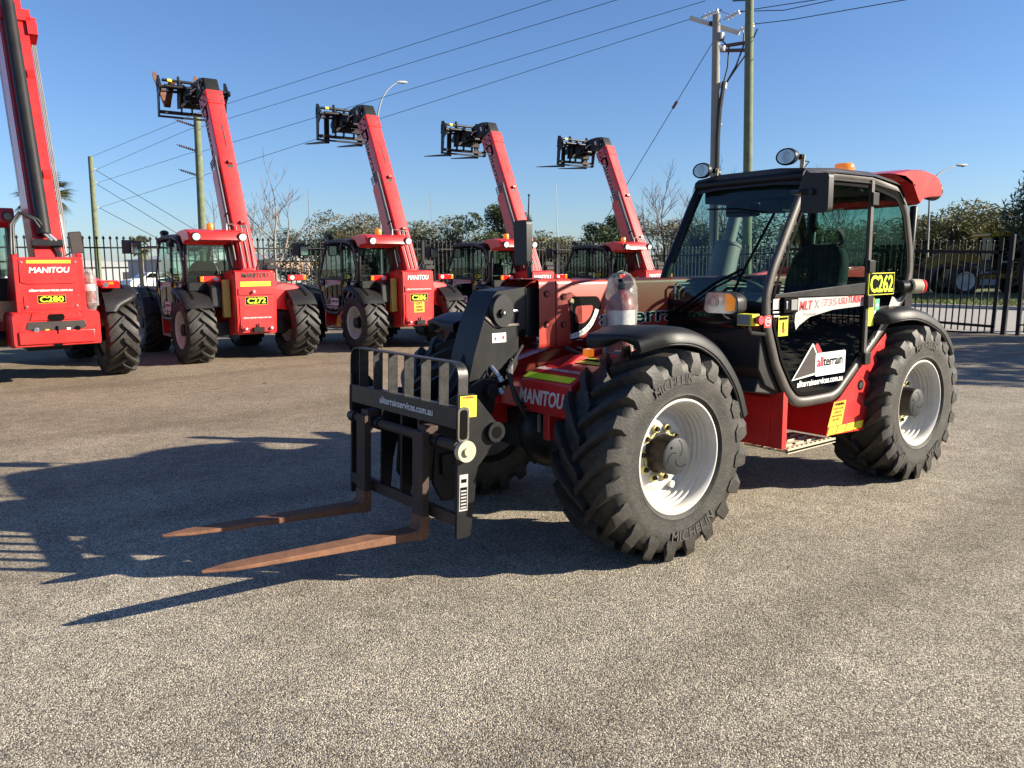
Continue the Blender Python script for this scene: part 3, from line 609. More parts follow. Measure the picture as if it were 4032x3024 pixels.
# ------------------------------------------------------------------ boom, head, carriage
PIV = (-3.20, .02, 1.52)
def make_boom(root, angle, tilt, hero, forkmat='dark_rust', paint='red'):
    L = PIV
    b = M().mat(paint)
    yl, yr_, zb = (-.155, .185, 1.215) if hero else (-.128, .168, 1.245)
    sec = rounded([(yl,zb),(yr_,zb),(yr_,1.600),(yl,1.600)], .03, 3)
    b.loft([[(x, y, z+(.0 if z > 1.4 else dz)) for y, z in sec] for x, dz in ((-3.34,.10),(-3.28,.03),(-3.0,-.04),(-2.4,-.05),(-1.9,0),(.02,0))], closed=True)
    b.add([(-3.34, y, z+(.0 if z > 1.4 else .10)) for y, z in sec], [tuple(range(len(sec)))])
    fr = rounded([(yl-.010,1.172),(yr_+.010,1.172),(yr_+.010,1.612),(yl-.010,1.612)], .035, 3)
    b.loft([[(x, y, z) for y, z in fr] for x in (.0,.012,.262,.275)], closed=True)
    for y, s in ((.197,1),(-.167,-1)):
        for x, z in ((.075,1.50),(.075,1.32),(.215,1.52),(.215,1.33)): b.mat('black_paint').cyl((x,y-.01*s,z),(x,y+.006*s,z),.021,12); b.mat(paint).cyl((x,y,z),(x,y+.010*s,z),.013,6)
    b.mat('text_black').box(.135,.140,.194,.197,1.185,1.60)
    for x, y in ((.06,-.09),(.06,.12),(.20,-.09),(.20,.12)): b.mat('dark_vinyl').cyl((x,y,1.60),(x,y,1.617),.02,10)
    boom = b.build('boom', root, smooth=40, bevel=0, loc=L)
    boom.rotation_euler = (0, -angle, 0)
    if paint != 'faded_red':
        t = M().mat(paint)
        for x in (-1.25,-2.15): t.mat(paint).prism([(x-.035,1.60),(x-.01,1.66),(x+.03,1.665),(x+.05,1.60)], -.035, .035); t.mat('dark_vinyl').cyl((x+.01,-.036,1.632),(x+.01,.036,1.632),.016,8); t.prism([(x-.09,1.601),(x-.09,1.604),(x+.07,1.604),(x+.07,1.601)], -.05, .05)
        t.mat('dark_vinyl').box(-.90,-.45,-.012,.004,1.600,1.606)
        t.box(-.952,-.948,-.15,.18,1.600,1.602)
        t.build('lifting_eyes', boom, smooth=0, loc=L, sub=True)
    # thick lower beam on the left side, hose lines
    s = M().mat(paint); s.prism([(-1.10,1.23),(-1.15,1.50),(-1.9,1.52),(-2.3,1.52),(-3.0,1.45),(-3.0,1.08),(-2.5,1.02),(-2.2,1.06),(-2.0,1.13),(-1.5,1.17),(-1.2,1.17)], .183, .215); 
    s.prism([(-1.5,1.22),(-1.9,1.22),(-2.35,1.02),(-2.5,1.02),(-2.45,1.22)], -.10, .13)
    s.build('side_plate', boom, smooth=30, bevel=.008, loc=L, sub=True)
    hl = M().mat('galvanised')
    for k in range(4):
        z = 1.56-.028*k; hl.tube([(-.95-.045*k,.19,1.21),(-.95-.045*k,.228,1.235),(-.95-.045*k,.228,z-.02),(-.98-.045*k,.228,z),(-2.85,.228,z-.03)], .010, 6)
        hl.mat('galvanised')
    hl.mat('text_black').box(-1.95,-1.93,.215,.245,1.44,1.58); hl.build('hydraulic_lines', boom, smooth=60, loc=L, sub=True)
    # angle gauge
    g = M().mat('text_black'); gp = rounded([(.088,1.235),(-.03,1.205),(-.19,1.285),(-.268,1.42),(-.240,1.492),(.0,1.497),(.055,1.46)], .045, 4)
    g.prism(gp, .186, .193); g.mat(paint).prism(rounded([(-.03,1.325),(-.10,1.315),(-.165,1.36),(-.195,1.435),(-.03,1.435)], .03, 3), .193, .1945)
    ctr = (.0,1.475); 
    vs = []
    for i in range(13):
        a = R(178-i*7.6); 
        for r in (.215,.252): vs.append((ctr[0]+.0+r*math.cos(a)*1.0, .196, ctr[1]-r*math.sin(a)))
    for i in range(13):
        a = R(95+i*6.6)
    vs = []
    for i in range(13):
        a = R(86+i*6.4)
        for r in (.215,.250): vs.append((.0+r*math.cos(a), .1965, 1.475-r*math.sin(a)))
    g.mat('white').add(vs, [(2*i,2*i+1,2*i+3,2*i+2) for i in range(12)])
    g.mat('text_black')
    for i, t_ in enumerate(('10','0','10','20','30','40','50','60','70')):
        a = R(88+i*8.6); r = .232; P = Vector((r*math.cos(a), .1965, 1.475-r*math.sin(a))); up = (Vector((.0,.1965,1.475))-P).normalized(); rt = Vector((-1,0,0)); rt = (rt-up*rt.dot(up)).normalized()
        g.text(t_, P-up*.009, rt, up, .018, off=.001)
    g.mat('black_paint').bar((.012,.199,1.47), (.002,.199,1.255), .018, .004, (0,1,0)); g.mat('brass').cyl((.008,.193,1.468),(.008,.207,1.468),.016,12)
    g.build('angle_gauge', boom, smooth=0, loc=L, sub=True)
    tx = M(); 
    def boomtext(col, off, bold): tx.mat(col).text('allterrain', (-.64 if not hero else -.72,.186,1.30), (-1,0,0), (0,0,1), .125 if not hero else .10, off, bold=bold, width=1.05 if not hero else .92)
    boomtext('white_vinyl', .001, .06); boomtext('text_black', .0024, .014)
    tx.mat('red_vinyl'); tx.build('boom_lettering', boom, smooth=0, loc=L, sub=True)
    # black boom head reaching down to the carriage
    h = M().mat('black_paint'); y0, y1 = -.105, .135
    h.prism([(.20,1.25),(.20,1.56),(.34,1.56),(.34,1.25)], -.11, .14)
    side = [(.34,1.565),(.555,1.545),(.585,1.52),(.66,1.385),(.735,1.17),(.775,1.0),(.77,.93),(.66,.90),(.52,.95),(.42,1.08),(.405,1.27),(.365,1.30),(.30,1.30),(.30,1.56)]
    h.prism(side, y0, y1)
    h.prism([(.40,1.42),(.42,1.33),(.585,1.325),(.665,1.385),(.745,1.17),(.79,1.0),(.78,.92),(.64,.885),(.50,.945),(.41,1.09),(.40,1.27)], y1, y1+.012)
    h.mat('worn_steel'); 
    for p0, p1 in (((.66,1.392),(.585,1.332)),((.585,1.332),(.40,1.335))): h.bar((p0[0],y1+.008,p0[1]), (p1[0],y1+.008,p1[1]), .016, .022, (0,1,0))  # thin pale strip painting in the bright highlight along the panel fold
    h.mat('black_plastic').add([(.535+.075*math.cos(R(t*15)), y1+.035+.0*t, 1.425+.095*math.sin(R(t*15))) for t in range(24)]+[(.535+.085*math.cos(R(t*15)), y1, 1.425+.105*math.sin(R(t*15))) for t in range(24)], [tuple(range(24))]+[(t, (t+1) % 24, 24+(t+1) % 24, 24+t) for t in range(24)])
    h.mat('black_paint').cyl((.548,y1+.02,1.415),(.548,y1+.055,1.415),.026,6); h.mat('steel').cyl((.548,y1+.055,1.415),(.548,y1+.064,1.415),.010,12)
    h.mat('steel').cyl((.40,y1,1.42),(.46,y1+.004,1.42),.012,8)
    h.mat('white').rect((.555,y1+.0125,1.262),(-1,0,0),(0,0,1),.105,.058,.001); h.mat('red_vinyl').rect((.585,y1+.0125,1.258),(-1,0,0),(0,0,1),.016,.02,.002,.007); h.rect((.525,y1+.0125,1.262),(-1,0,0),(0,0,1),.018,.022,.002,.008)
    h.mat('yellow_vinyl').poly((.553,y1+.0125,1.262),(-1,0,0),(0,0,1),[(-.009,-.008),(.009,-.008),(0,.008)],.002)
    h.mat('text_black').cyl((.575,y1+.013,.985),(.575,y1+.02,.985),.062,20); h.cyl((.69,y1+.005,.97),(.69,y1+.02,.97),.055,20)
    h.mat('steel').cyl((.62,y1+.01,1.09),(.60,y1+.07,1.03),.015,8).cyl((.60,y1+.07,1.03),(.595,y1+.085,1.0),.020,6).cyl((.635,y1+.01,.985),(.615,y1+.07,.95),.014,8).cyl((.60,y1+.06,.95),(.585,y1+.085,.925),.020,6)
    h.mat('brass').cyl((.53,y1+.01,.955),(.53,y1+.03,.955),.012,8)
    h.mat('cable').tube([(.655,y1+.01,1.07),(.67,y1+.05,1.03),(.66,y1+.06,.98),(.63,y1+.03,.95)], .006, 6)
    h.build('boom_head', boom, smooth=30, bevel=.006, loc=L, sub=True)
    # link and hitch between head and carriage
    q = M().mat('black_paint')
    for y in (-.20,.21): q.prism([(.62,1.02),(.74,1.03),(.97,.93),(1.06,.86),(1.10,.45),(1.04,.34),(.96,.33),(.88,.55),(.66,.82)], y-.012, y+.012)
    q.cyl((.70,-.26,.955),(.70,.28,.955),.042,16); q.cyl((.99,-.55,.86),(.99,.56,.86),.035,14); q.cyl((.60,.02,1.28),(1.0,.02,.72),.045,12); q.box(.93,1.05,-.24,.25,.50,.62)
    q.mat('worn_steel').cyl((.62,.02,1.20),(.80,.02,.97),.028,12); q.mat('black_paint')
    for k in range(3): q.mat('cable').tube([(.58,-.03+.05*k,.96),(.66,-.02+.06*k,.80),(.80,-.02+.07*k,.66),(.96,-.05+.09*k,.62)], .012, 6)
    q.build('hitch', boom, smooth=35, bevel=.004, loc=L, sub=True)
    # carriage; own frame: origin at the attachment pin
    PIN = Vector((.99,.0,.74)); OFF = Vector((1.19,.0,.22))   # hero: carriage foot centre
    pin = Vector(PIN)-Vector(L)
    sh = -(PIN-OFF)      # foot relative to pin
    def T(mm): mm.v = [(a+sh.x, b, c+sh.z) for a, b, c in mm.v]; return mm
    W = .62
    c = M().mat('black_paint')
    plate = [(0,.02),(0,.80),(-.10,.80),(-.155,.74),(-.265,.62),(-.275,.555),(-.235,.51),(-.13,.40),(-.10,.10),(-.09,.02)]
    for y in (-W, W-.02): c.prism(plate, y, y+.02)
    for y in (-.23,.01,.20): c.prism([(-.01,.08),(-.01,.70),(-.09,.70),(-.16,.60),(-.09,.30),(-.07,.08)], y-.01, y+.01)
    c.mat('dark_rust').box(-.035,.0,-W+.02,W-.02,.085,.150)
    c.mat('black_paint').box(-.10,-.02,-W+.02,W-.02,.08,.095)
    c.mat('dark_rust').cyl((.0,-W,.525),(.0,W,.525),.028,16)
    c.mat('black_paint'); 
    for y in (-.56,-.24,.42,): c.cyl((.0,y-.03,.525),(.0,y+.03,.525),.038,16)
    for y, s in ((W,1),(-W,-1)):
        c.mat('black_paint').cyl((-.235,y,.585),(-.235,y+.028*s,.585),.056,20); c.mat('text_black').cyl((-.235,y+.028*s,.585),(-.235,y+.030*s,.585),.033,18)
        sl = rounded([(-.055,.56),(-.055,.72),(.0-.005,.72),(-.005,.56)], .026, 5); c.mat('worn_steel').prism([( (x+.03)*1.45-.03, (z-.64)*1.18+.64) for x, z in sl], y, y+.006*s); c.mat('text_black').prism(sl, y+.006*s, y+.0075*s)
    if hero:
        c.mat('cream').cyl((-.035,W,.50),(-.035,W+.035,.50),.058,24); c.mat('brass').cyl((-.035,W+.035,.50),(-.035,W+.05,.50),.024,16)
        c.mat('yellow_vinyl').rect((-.062,W,.735),(-1,0,0),(0,0,1),.105,.115,.0012); c.mat('red_vinyl').text('WARNING', (-.062,W,.778),(-1,0,0),(0,0,1),.012,.002,bold=0.012,width=.075)
        for k in range(6): c.mat('ochre').rect((-.062,W,.762-.013*k),(-1,0,0),(0,0,1),.075,.0035,.002)
        c.mat('silver_vinyl').rect((-.04,W,.27),(-1,0,0),(0,0,1),.055,.20,.0012); c.mat('text_black').rect((-.04,W,.24),(-1,0,0),(0,0,1),.045,.12,.0018)
        for k in range(6): c.mat('silver_vinyl').rect((-.04,W,.19+.018*k),(-1,0,0),(0,0,1),.036,.009,.0024)
        c.mat('text_black').rect((-.04,W,.335),(-1,0,0),(0,0,1),.035,.02,.0022)
    car = T(c).build('carriage', boom, smooth=35, bevel=.004)
    car.location = pin; car.rotation_euler = (0, tilt, 0)
    f0 = None
    for y in (-.335,.335) if hero else (-.42,.36):
        f = M().mat(forkmat); fy = .055
        f.mat('dark_rust' if hero else forkmat).box(.031,.077,y-fy+.001,y+fy-.001,.05,.57); f.box(-.03,.05,y-fy*.8,y+fy*.8,.555,.60); f.mat(forkmat)
        n = 9; rg = []
        for i in range(n+1):
            t = i/n; x = .035+1.215*t; top = -.0+.028 if i == 0 else .012*(1-t)+.012; wd = fy*(1 if t < .80 else max(.16, math.sqrt(max(0, 1-((t-.80)/.2)**2*.97)))); bot = -.030+.030*t
            rg.append([(x,y-wd,bot),(x,y+wd,bot),(x,y+wd,top),(x,y-wd,top)])
        f.loft(rg, closed=True); f.add(rg[0], [(0,3,2,1)]); f.add(rg[-1], [(0,1,2,3)])
        # heel
        f.prism([(.028,.10),(.028,-.005),(.040,-.028),(.062,-.034),(.11,-.033),(.10,.030),(.081,.045),(.080,.10)], y-fy-.0015, y+fy+.0015)
        o = T(f).build('fork', boom, smooth=30, bevel=.004); o.location = pin; o.rotation_euler = (0, tilt, 0)
    if hero:
        k = M().mat('worn_black'); k.box(-.006,.0,-W,W,.615,.725); k.box(-.052,-.006,-W+.04,W-.04,.715,.727)
        pth = rounded([(-.028,-W+.004,.58),(-.028,-W+.004,.965),(-.028,W-.004,.965),(-.028,W-.004,.58)], .085, 7, closed=False); n = len(pth)
        rg = []
        for i in range(n):
            a, b_ = Vector(pth[max(i-1,0)]), Vector(pth[min(i+1,n-1)]); t = (b_-a).normalized(); nn = Vector((0,-t.z,t.y)); p = Vector(pth[i])
            rg.append([p+Vector((-.030,0,0))+nn*.004, p+Vector((.030,0,0))+nn*.004, p+Vector((.030,0,0))-nn*.004, p+Vector((-.030,0,0))-nn*.004])
        k.loft([r+[r[0]] for r in rg])
        for i in range(6): y = -.505+i*.185; k.mat('worn_black').box(-.066,-.004,y-.004,y+.004,.72,.962)
        k.mat('white_vinyl').text('allterrainservices.com.au', (.0,.07,.655), (0,1,0), (0,0,1), .042, .0025, bold=0.018, width=.60)
        o = T(k).build('backrest', boom, smooth=35, bevel=.0015); o.location = pin; o.rotation_euler = (0, tilt, 0)
    else:
        k = M().mat('black_paint')
        k.bar((-.02,-W,.58),(-.02,-W,.02),.03,.03); k.bar((-.02,-W,.03),(-.02,W,.03),.05,.04); k.cyl((-.02,-W,.60),(-.02,W,.60),.035,10); k.cyl((-.10,-.3,.72),(-.10,.55,.72),.03,10); k.box(-.22,-.04,-.34,.26,.22,.62); k.prism([(-.18,.2),(-.25,.5),(-.1,.82),(-.04,.82),(0,.2)], .24,.27); k.prism([(-.18,.2),(-.25,.5),(-.1,.82),(-.04,.82),(0,.2)], -.34,-.31)
        k.mat('yellow_vinyl').cyl((-.10,.38,.72),(-.10,.46,.72),.034,10)
        o = T(k).build('quick_hitch', boom, smooth=35, bevel=.004); o.location = pin; o.rotation_euler = (0, tilt, 0)
    if not hero:
        for o in [boom]+[c_ for c_ in bpy.data.objects if c_.parent == boom]:
            me = o.data
            if o.name.split('.')[0] in ('carriage', 'fork', 'quick_hitch'): o.location.x += .22; o.location.z -= .21; continue
            for vx in me.vertices:
                if o is not boom and yr_ < .18 and abs(vx.co.y) > .12 and o.name.split('.')[0] in ('boom_lettering', 'angle_gauge', 'side_plate', 'hydraulic_lines'): vx.co.y -= .017*(1 if vx.co.y > 0 else -1)
                if o.name.startswith('hitch'): vx.co.x += .24; vx.co.z -= .12 if vx.co.z > -.5 else .21; continue
                if vx.co.x > 1.35 and not (o.name.startswith('side_plate') or o.name.startswith('hydraulic')): vx.co.x += .33
                elif vx.co.x > 1.35: vx.co.x += .2
    return boom

# ------------------------------------------------------------------ body
def make_body(root, hero, paint='red'):
    b = M().mat(paint)
    for y0, y1 in ((-.36,-.30),(.30,.36)): b.prism([(.34,.62),(.34,1.0),(.08,1.13),(-.35,1.215),(-1.0,1.20),(-1.4,1.05),(-2.2,1.10),(-2.6,1.60),(-3.20,1.66),(-3.34,1.60),(-3.36,1.15),(-3.30,.52),(-2.9,.48),(-2.3,.60)], y0, y1)
    b.mat('black_paint').box(-3.0,.1,-.30,.30,.50,.70)
    # front nose with the maker's name
    b.mat(paint); nose = [(.405,.80),(.395,1.0),(.30,1.045),(-.28,1.175),(-.42,1.17),(-.42,.9),(-.1,.80)]
    b.prism(nose, .16, .625); b.prism(nose, -.62, -.13); b.prism([(.36,.80),(.36,.93),(-.28,1.10),(-.42,.9),(-.1,.8)], -.13, .16)
    b.build('chassis', root, smooth=25, bevel=.010)
    u = M().mat('black_paint'); u.box(-.16,.16,-.62,.62,.47,.72); u.cyl((0,-.75,.604),(0,.75,.604),.10,16); u.cyl((-2.81,-.75,.604),(-2.81,.75,.604),.10,16); u.box(-2.97,-2.65,-.62,.62,.47,.72)
    u.cyl((-.15,-.35,.68),(.2,.3,.62),.05,12); u.box(-2.3,-.5,-.25,.25,.42,.58); u.box(-2.5,-.6,-.55,-.25,.48,.95); u.ball((0,0,.58),.24,16)
    u.mat('galvanised').cyl((.20,.10,.62),(.20,.10,.80),.014,8).cyl((.20,.17,.62),(.20,.17,.80),.014,8)
    u.mat('black_paint'); 
    for s in (1,-1):
        u.ball((0,s*.62,.604),.16,14,(1,.9,1.1)); u.ball((-2.81,s*.62,.604),.16,14,(1,.9,1.1))
    u.build('axles', root, smooth=40)
    # left hand side: black cowl panel, red sill, step well
    c = M().mat('black_plastic'); c.prism([(-.925,1.26),(-.915,1.02),(-1.00,.90),(-1.155,.835),(-1.30,.835),(-1.05,1.26),(-.96,1.36)], .10, .97); c.prism([(-.935,1.22),(-.965,1.375),(-.985,1.375),(-.97,1.22)], .12, .96)
    c.prism([(-.30,1.00),(-.42,1.16),(-.72,1.20),(-.93,1.18),(-1.1,.85),(-.5,.80)], .37,.67)
    c.build('cowl', root, smooth=30, bevel=.02); c = M().mat('black_plastic')
    c.prism([(-2.75,.95),(-2.70,1.44),(-2.95,1.46),(-3.12,1.38),(-3.14,1.0)], .10,.68)
    c.build('rear_cowl', root, smooth=30, bevel=.03)
    s = M().mat(paint)
    s.prism([(.55,.50),(.55,.84),(1.0,.845),(1.0,.455),(.62,.455)], -1.215, -1.165, 'x'); s.box(-1.2,-.55,.50,.56,.50,.84)
    s.prism([(-1.79,.705),(-1.86,.735),(-2.27,1.045),(-2.455,1.165),(-2.47,1.12),(-2.30,.60),(-2.20,.455),(-1.70,.475)], .62, .998)
    s.box(-1.85,-1.15,.55,.62,.46,.80); s.box(-1.15,-1.20,.62,.9,.46,.80)
    s.mat('text_black').cyl((-2.13,.99,.80),(-2.13,1.002,.80),.038,18); s.mat('dark_vinyl').cyl((-2.13,1.0,.80),(-2.13,1.004,.80),.024,18)
    U, W_ = (-1,0,0), (0,0,1)
    for k in range(4): x = -1.745-.118*k; s.mat('yellow_vinyl').poly((x,.998,.50), U, W_, [(-.03,-.025),(.075,-.025),(.10,.03),(-.005,.03)], .001)
    s.mat('amber_yellow').poly((-1.83,.998,.60), U, W_, [(-.115,-.065),(.07,-.065),(.115,.11),(-.045,.11)], .0015)
    s.mat('text_black').text('! WARNING', (-1.855,.998,.680), U, W_, .020, .0025, bold=0.012, width=.13)
    for k, t_ in enumerate(('DO NOT DISTURB','OPERATOR','WHILE OPERATING','MACHINERY')): s.text(t_, (-1.845+.008*k,.998,.652-.026*k), U, W_, .013, .0025, bold=0.006, width=.13 if k % 2 == 0 else .085)
    s.build('side_sill', root, smooth=20, bevel=.006)
    st = M().mat('cream').box(-1.80,-1.215,.66,1.015,.425,.440); st.box(-1.80,-1.215,1.0,1.015,.418,.452)
    for k in range(10): st.box(-1.77+.055*k,-1.745+.055*k,.985,1.0,.440,.456)
    for k in range(3):
        for j in range(4): st.mat('text_black').box(-1.74+.14*j+.03*k,-1.64+.14*j+.03*k,.72+.085*k,.745+.085*k,.4395,.4415); st.mat('cream').box(-1.74+.14*j+.03*k,-1.64+.14*j+.03*k,.747+.085*k,.757+.085*k,.440,.452)
    st.build('step', root, smooth=0, bevel=.002)
    # engine cover on the right with exhaust
    e = M().mat(paint if not hero else 'red'); rg = []
    for x, z, w_ in ((-.62,1.10,0),(-.70,1.22,.0),(-1.2,1.30,0),(-2.1,1.40,0),(-2.65,1.46,0),(-2.85,1.44,0),(-2.92,1.30,0)):
        rg.append([(x,-.30,.95),(x,-.30,z),(x,-.55,z),(x,-.90,z-.06),(x,-1.04,z-.16),(x,-1.06,.85)])
    e.loft(rg); e.add(rg[-1], [(0,1,2,3,4,5)]); e.add(rg[0], [(5,4,3,2,1,0)])
    e.mat('black_plastic').box(-2.9,-.62,-1.04,-.40,.52,.88); e.build('engine_cover', root, smooth=40, bevel=.02)
    x = M().mat('interior_grey' if hero else 'black_paint'); ex = -.45 if hero else 0; x.cyl((-2.05+ex,-.66,1.28),(-2.24+ex,-.66,1.86 if hero else 1.70),.118,28); x.cyl((-2.235+ex,-.66,1.85 if hero else 1.69),(-2.242+ex,-.66,1.872 if hero else 1.71),.124,28)
    if hero: x.tube([(-2.24+ex,-.66,1.86),(-2.31+ex,-.66,2.06),(-2.345+ex,-.66,2.155)], .058, 18)
    x.build('exhaust', root, smooth=50)
    # tail panel
    t = M().mat(paint); t.prism([(-3.30,1.66),(-3.37,1.63),(-3.375,1.28),(-3.375,.74),(-3.33,.50),(-2.95,.48),(-2.95,1.66)], -.335, .335)
    if not hero:
        t.mat('dark_vinyl'); 
        for z in (1.34,1.20): t.box(-3.3765,-3.374,-.30,.30,z-.002,z+.002)
        t.mat('red').box(-3.395,-3.37,-.30,.30,1.22,1.335); t.mat('red').box(-3.388,-3.37,-.29,.29,.62,1.18)
        for y in (-.22,.22): t.mat('steel').ball((-3.42,y,.60),.032,12)
        t.mat('black_paint').box(-3.46,-3.37,-.09,.09,.54,.63); t.cyl((-3.43,0,.52),(-3.43,0,.70),.014,8); t.mat('red').box(-3.40,-3.36,-.27,.27,.54,.68)
    t.build('tail_panel', root, smooth=25, bevel=.012)
    # tail lamps on stalks
    for s_ in (1,-1):
        k = M()
        if hero and s_ == 1:
            k.mat('black_plastic').cyl((-2.58,1.02,1.51),(-2.68,1.06,1.51),.045,16); k.mat('cream').cyl((-2.66,1.06,1.51),(-2.735,1.10,1.51),.055,20); k.mat('red_lens').cyl((-2.735,1.10,1.51),(-2.76,1.115,1.51),.052,20)
        else:
            ya, yb = (.40,.78) if s_ > 0 else (-1.12,-.74); X = -2.78 if hero else -2.86
            k.mat('red_lens').box(X-.03,X,ya+.02,yb-.02,1.46,1.56); k.mat('black_plastic').box(X,X+.05,ya,yb,1.45,1.57)
            out = (yb-.075,yb-.015) if s_ > 0 else (ya+.015,ya+.075); k.mat('amber').box(X-.034,X-.001,out[0],out[1],1.462,1.558)
            cy = ya+.10 if s_ > 0 else yb-.10; k.mat('lens_bright').cyl((X-.001,cy,1.51),(X-.036,cy,1.51),.042,18)
            k.mat('black_paint').tube([(X+.03,(ya+yb)/2,1.47),(X-.05,.40*s_,1.36),(X-.10,.33*s_,1.34)], .016, 6)
        k.build('tail_light', root, smooth=30, bevel=.008)
    k = M().mat('ochre').prism([(-3.10,.82),(-3.16,1.50),(-3.20,1.50),(-3.20,.82)], .38, .50).build('tool_box', root, bevel=.005)
    # lift cylinder under the boom
    return

# ------------------------------------------------------------------ the telehandlers
MARK_F = (('MICHELIN', R(-8), False, .050, 0), ('MICHELIN', R(172), True, .058, 0))
MARK_R = (('MICHELIN', R(30), False, .050, 0), ('XMCL', R(182), True, .058, 0), ('MICHELIN', R(-95), False, .050, 0))
def lift_cylinder(root, angle):
    a = Vector((-1.9,.02,.62)); q = Vector((-2.25+3.2,0,-.42)); ca, sa = math.cos(angle), math.sin(angle)
    e = Vector((PIV[0]+q.x*ca-q.z*sa, .02, PIV[2]+q.x*sa+q.z*ca)); d = e-a; mid = a+d*.52
    m = M().mat('black_paint').cyl(a, mid, .065, 16); m.mat('chrome').cyl(mid, e, .036, 14); m.mat('black_paint').cyl(e-Vector((0,.09,0)), e+Vector((0,.09,0)), .05, 12); m.cyl(a-Vector((0,.1,0)), a+Vector((0,.1,0)), .06, 12)
    return m.build('lift_cylinder', root)
def fenders(root, groove=False):
    make_fender(root, FRONT_ARCH, .69, 1.155, groove=groove); make_fender(root, REAR_ARCH, .69, 1.155, groove=groove)
    make_fender(root, FRONT_ARCH, -.69, -1.155, groove=groove); make_fender(root, REAR_ARCH, -.69, -1.155, groove=groove)
hero = empty('telehandler', (0,0,0))
tag(hero, 'nearest red telehandler with lowered rusty forks, black cab door and number C262', 'telehandler')
make_body(hero, True, 'red'); make_cab(hero, 'C262', True)
for x, y, s, mk in ((0, .905, 1, MARK_F), (-2.81, .905, 1, MARK_R), (0, -.905, -1, ()), (-2.81, -.905, -1, ())):
    make_wheel(hero, x, y, s, marks=mk, rot=R(4) if x == 0 else R(31), hi=s > 0)
fenders(hero)
make_boom(hero, 0, -R(2.4), True, 'rust', 'faded_red')
# front lettering
m = M(); O = Vector((.402,.385,.90)); U, W_ = Vector((0,1,0)), Vector((-.01,0,.2)).normalized()
m.mat('white_vinyl').text('MANITOU', (.4005,.36,.855), U, W_, .088, .004, bold=0.030, shear=.18, width=.42)
U2, V2 = Vector((0,1,0)), Vector((-.58,0,.13)).normalized()
m.mat('lime').rect((.352,.38,1.0190), U2, Vector((-.095,0,.045)).normalized(), .44, .062, .004); m.mat('white_vinyl').text('allterrainservices.com.au', (.285,.39,1.0500), U2, Vector((-.58,0,.13)).normalized(), .05, .005, bold=.03, width=.42)
m.mat('lime_dirty').rect((.06,.44,1.1000), U2, V2, .26, .11, .004); m.mat('text_black').rect((.05,.44,1.1030), U2, V2, .14, .03, .006)
m.build('front_lettering', hero, smooth=0)
# right hand mirror with flag whip
m = M().mat('black_plastic'); m.prism(rounded([(-1.13,1.70),(-.965,1.70),(-.965,2.055),(-1.13,2.055)], .035, 4), -.62, -.56, 'x'); m.mat('mirror_glass').prism(rounded([(-1.115,1.715),(-.98,1.715),(-.98,2.04),(-1.115,2.04)], .025, 3), -.625, -.62, 'x')
m.mat('black_paint').tube([(-.64,-1.04,1.88),(-.70,-1.10,1.86),(-.68,-1.06,1.66),(-.62,-1.0,1.40),(-.55,-.9,1.20)], .016, 8)
m.build('mirror', hero, bevel=.008)
M().mat('cable').tube([(-.58,-.975,1.55),(-.585,-.975,2.0),(-.60,-.98,2.24)], [.009,.007,.005], 6).ball((-.60,-.98,2.245),.010,8).build('antenna', hero)
# headlights
for s in (1, -1):
    m = M(); y = .83 if s > 0 else -.85; x = -.74; k9 = 1.12
    hp = rounded([(-.115,-.045),(-.10,.055),(.075,.055),(.118,.025),(.118,-.045),(.09,-.062),(-.09,-.062)], .025, 4)
    m.mat('black_plastic').loft([[(x+dx, y+a*sc*s, 1.475+b*sc) for a, b in hp] for dx, sc in ((.04,1.0),(.045,1.06),(.0,1.08),(-.05,.95),(-.09,.6),(-.095,.1))], closed=True)
    m.mat('lens').add([(x+.042,y+a*s,1.475+b) for a, b in hp if True], [tuple(range(len(hp)))])
    m.mat('amber').add([(x+.044,y+a*s,1.475+b) for a, b in ((.035,-.05),(.10,-.045),(.108,.02),(.07,.048),(.035,.048))], [(0,1,2,3,4)])
    m.mat('lamp_dark').cyl((x+.0425,y-.045*s,1.48),(x+.045,y-.045*s,1.48),.034,20); m.mat('lens').cyl((x+.045,y-.045*s,1.48),(x+.047,y-.045*s,1.48),.018,14)
    m.mat('black_paint').tube([(x-.05,y,1.43),(x-.10,y+.02*s,1.38),(x-.20,y+.05*s,1.34)], .018, 8)
    m.v = [(x+(a-x)*k9, y+(b_-y)*k9, 1.475+(c_-1.475)*k9-.022) for a, b_, c_ in m.v]; m.build('headlight', hero, smooth=35)
m = M().mat('yellow_vinyl').box(-.64,-.57,1.055,1.165,1.325,1.395).mat('interior_grey').box(-.57,-.564,1.06,1.15,1.33,1.39)
m.mat('text_black').cyl((-.605,1.165,1.36),(-.605,1.18,1.36),.02,14); m.mat('red_vinyl').cyl((-.605,1.18,1.36),(-.605,1.205,1.36),.027,18); m.mat('black_paint').tube([(-.61,1.10,1.32),(-.70,1.06,1.27),(-.97,.98,1.24)], .015, 8)
m.build('emergency_stop', hero, bevel=.004)
m = M().mat('amber').box(.28,.33,.655,.70,1.17,1.215); m.build('side_marker', hero, bevel=.004)
m = M().mat('cable')
for k in range(4): m.tube([(.36,-.02+.05*k,1.20),(.47+.02*k,.16+.01*k,1.12-.02*k),(.50,.19+.012*k,.98-.03*k),(.44,.20+.02*k,.86-.03*k),(.30,.14+.05*k,.80)], .011, 7)
m.tube([(.10,.235,1.18),(.02,.30,1.13),(-.10,.30,1.14),(-.22,.26,1.17)], .012, 7); m.tube([(.0,.24,1.17),(-.08,.34,1.12),(-.25,.33,1.16)], .010, 7)
m.build('hydraulic_hoses', hero)
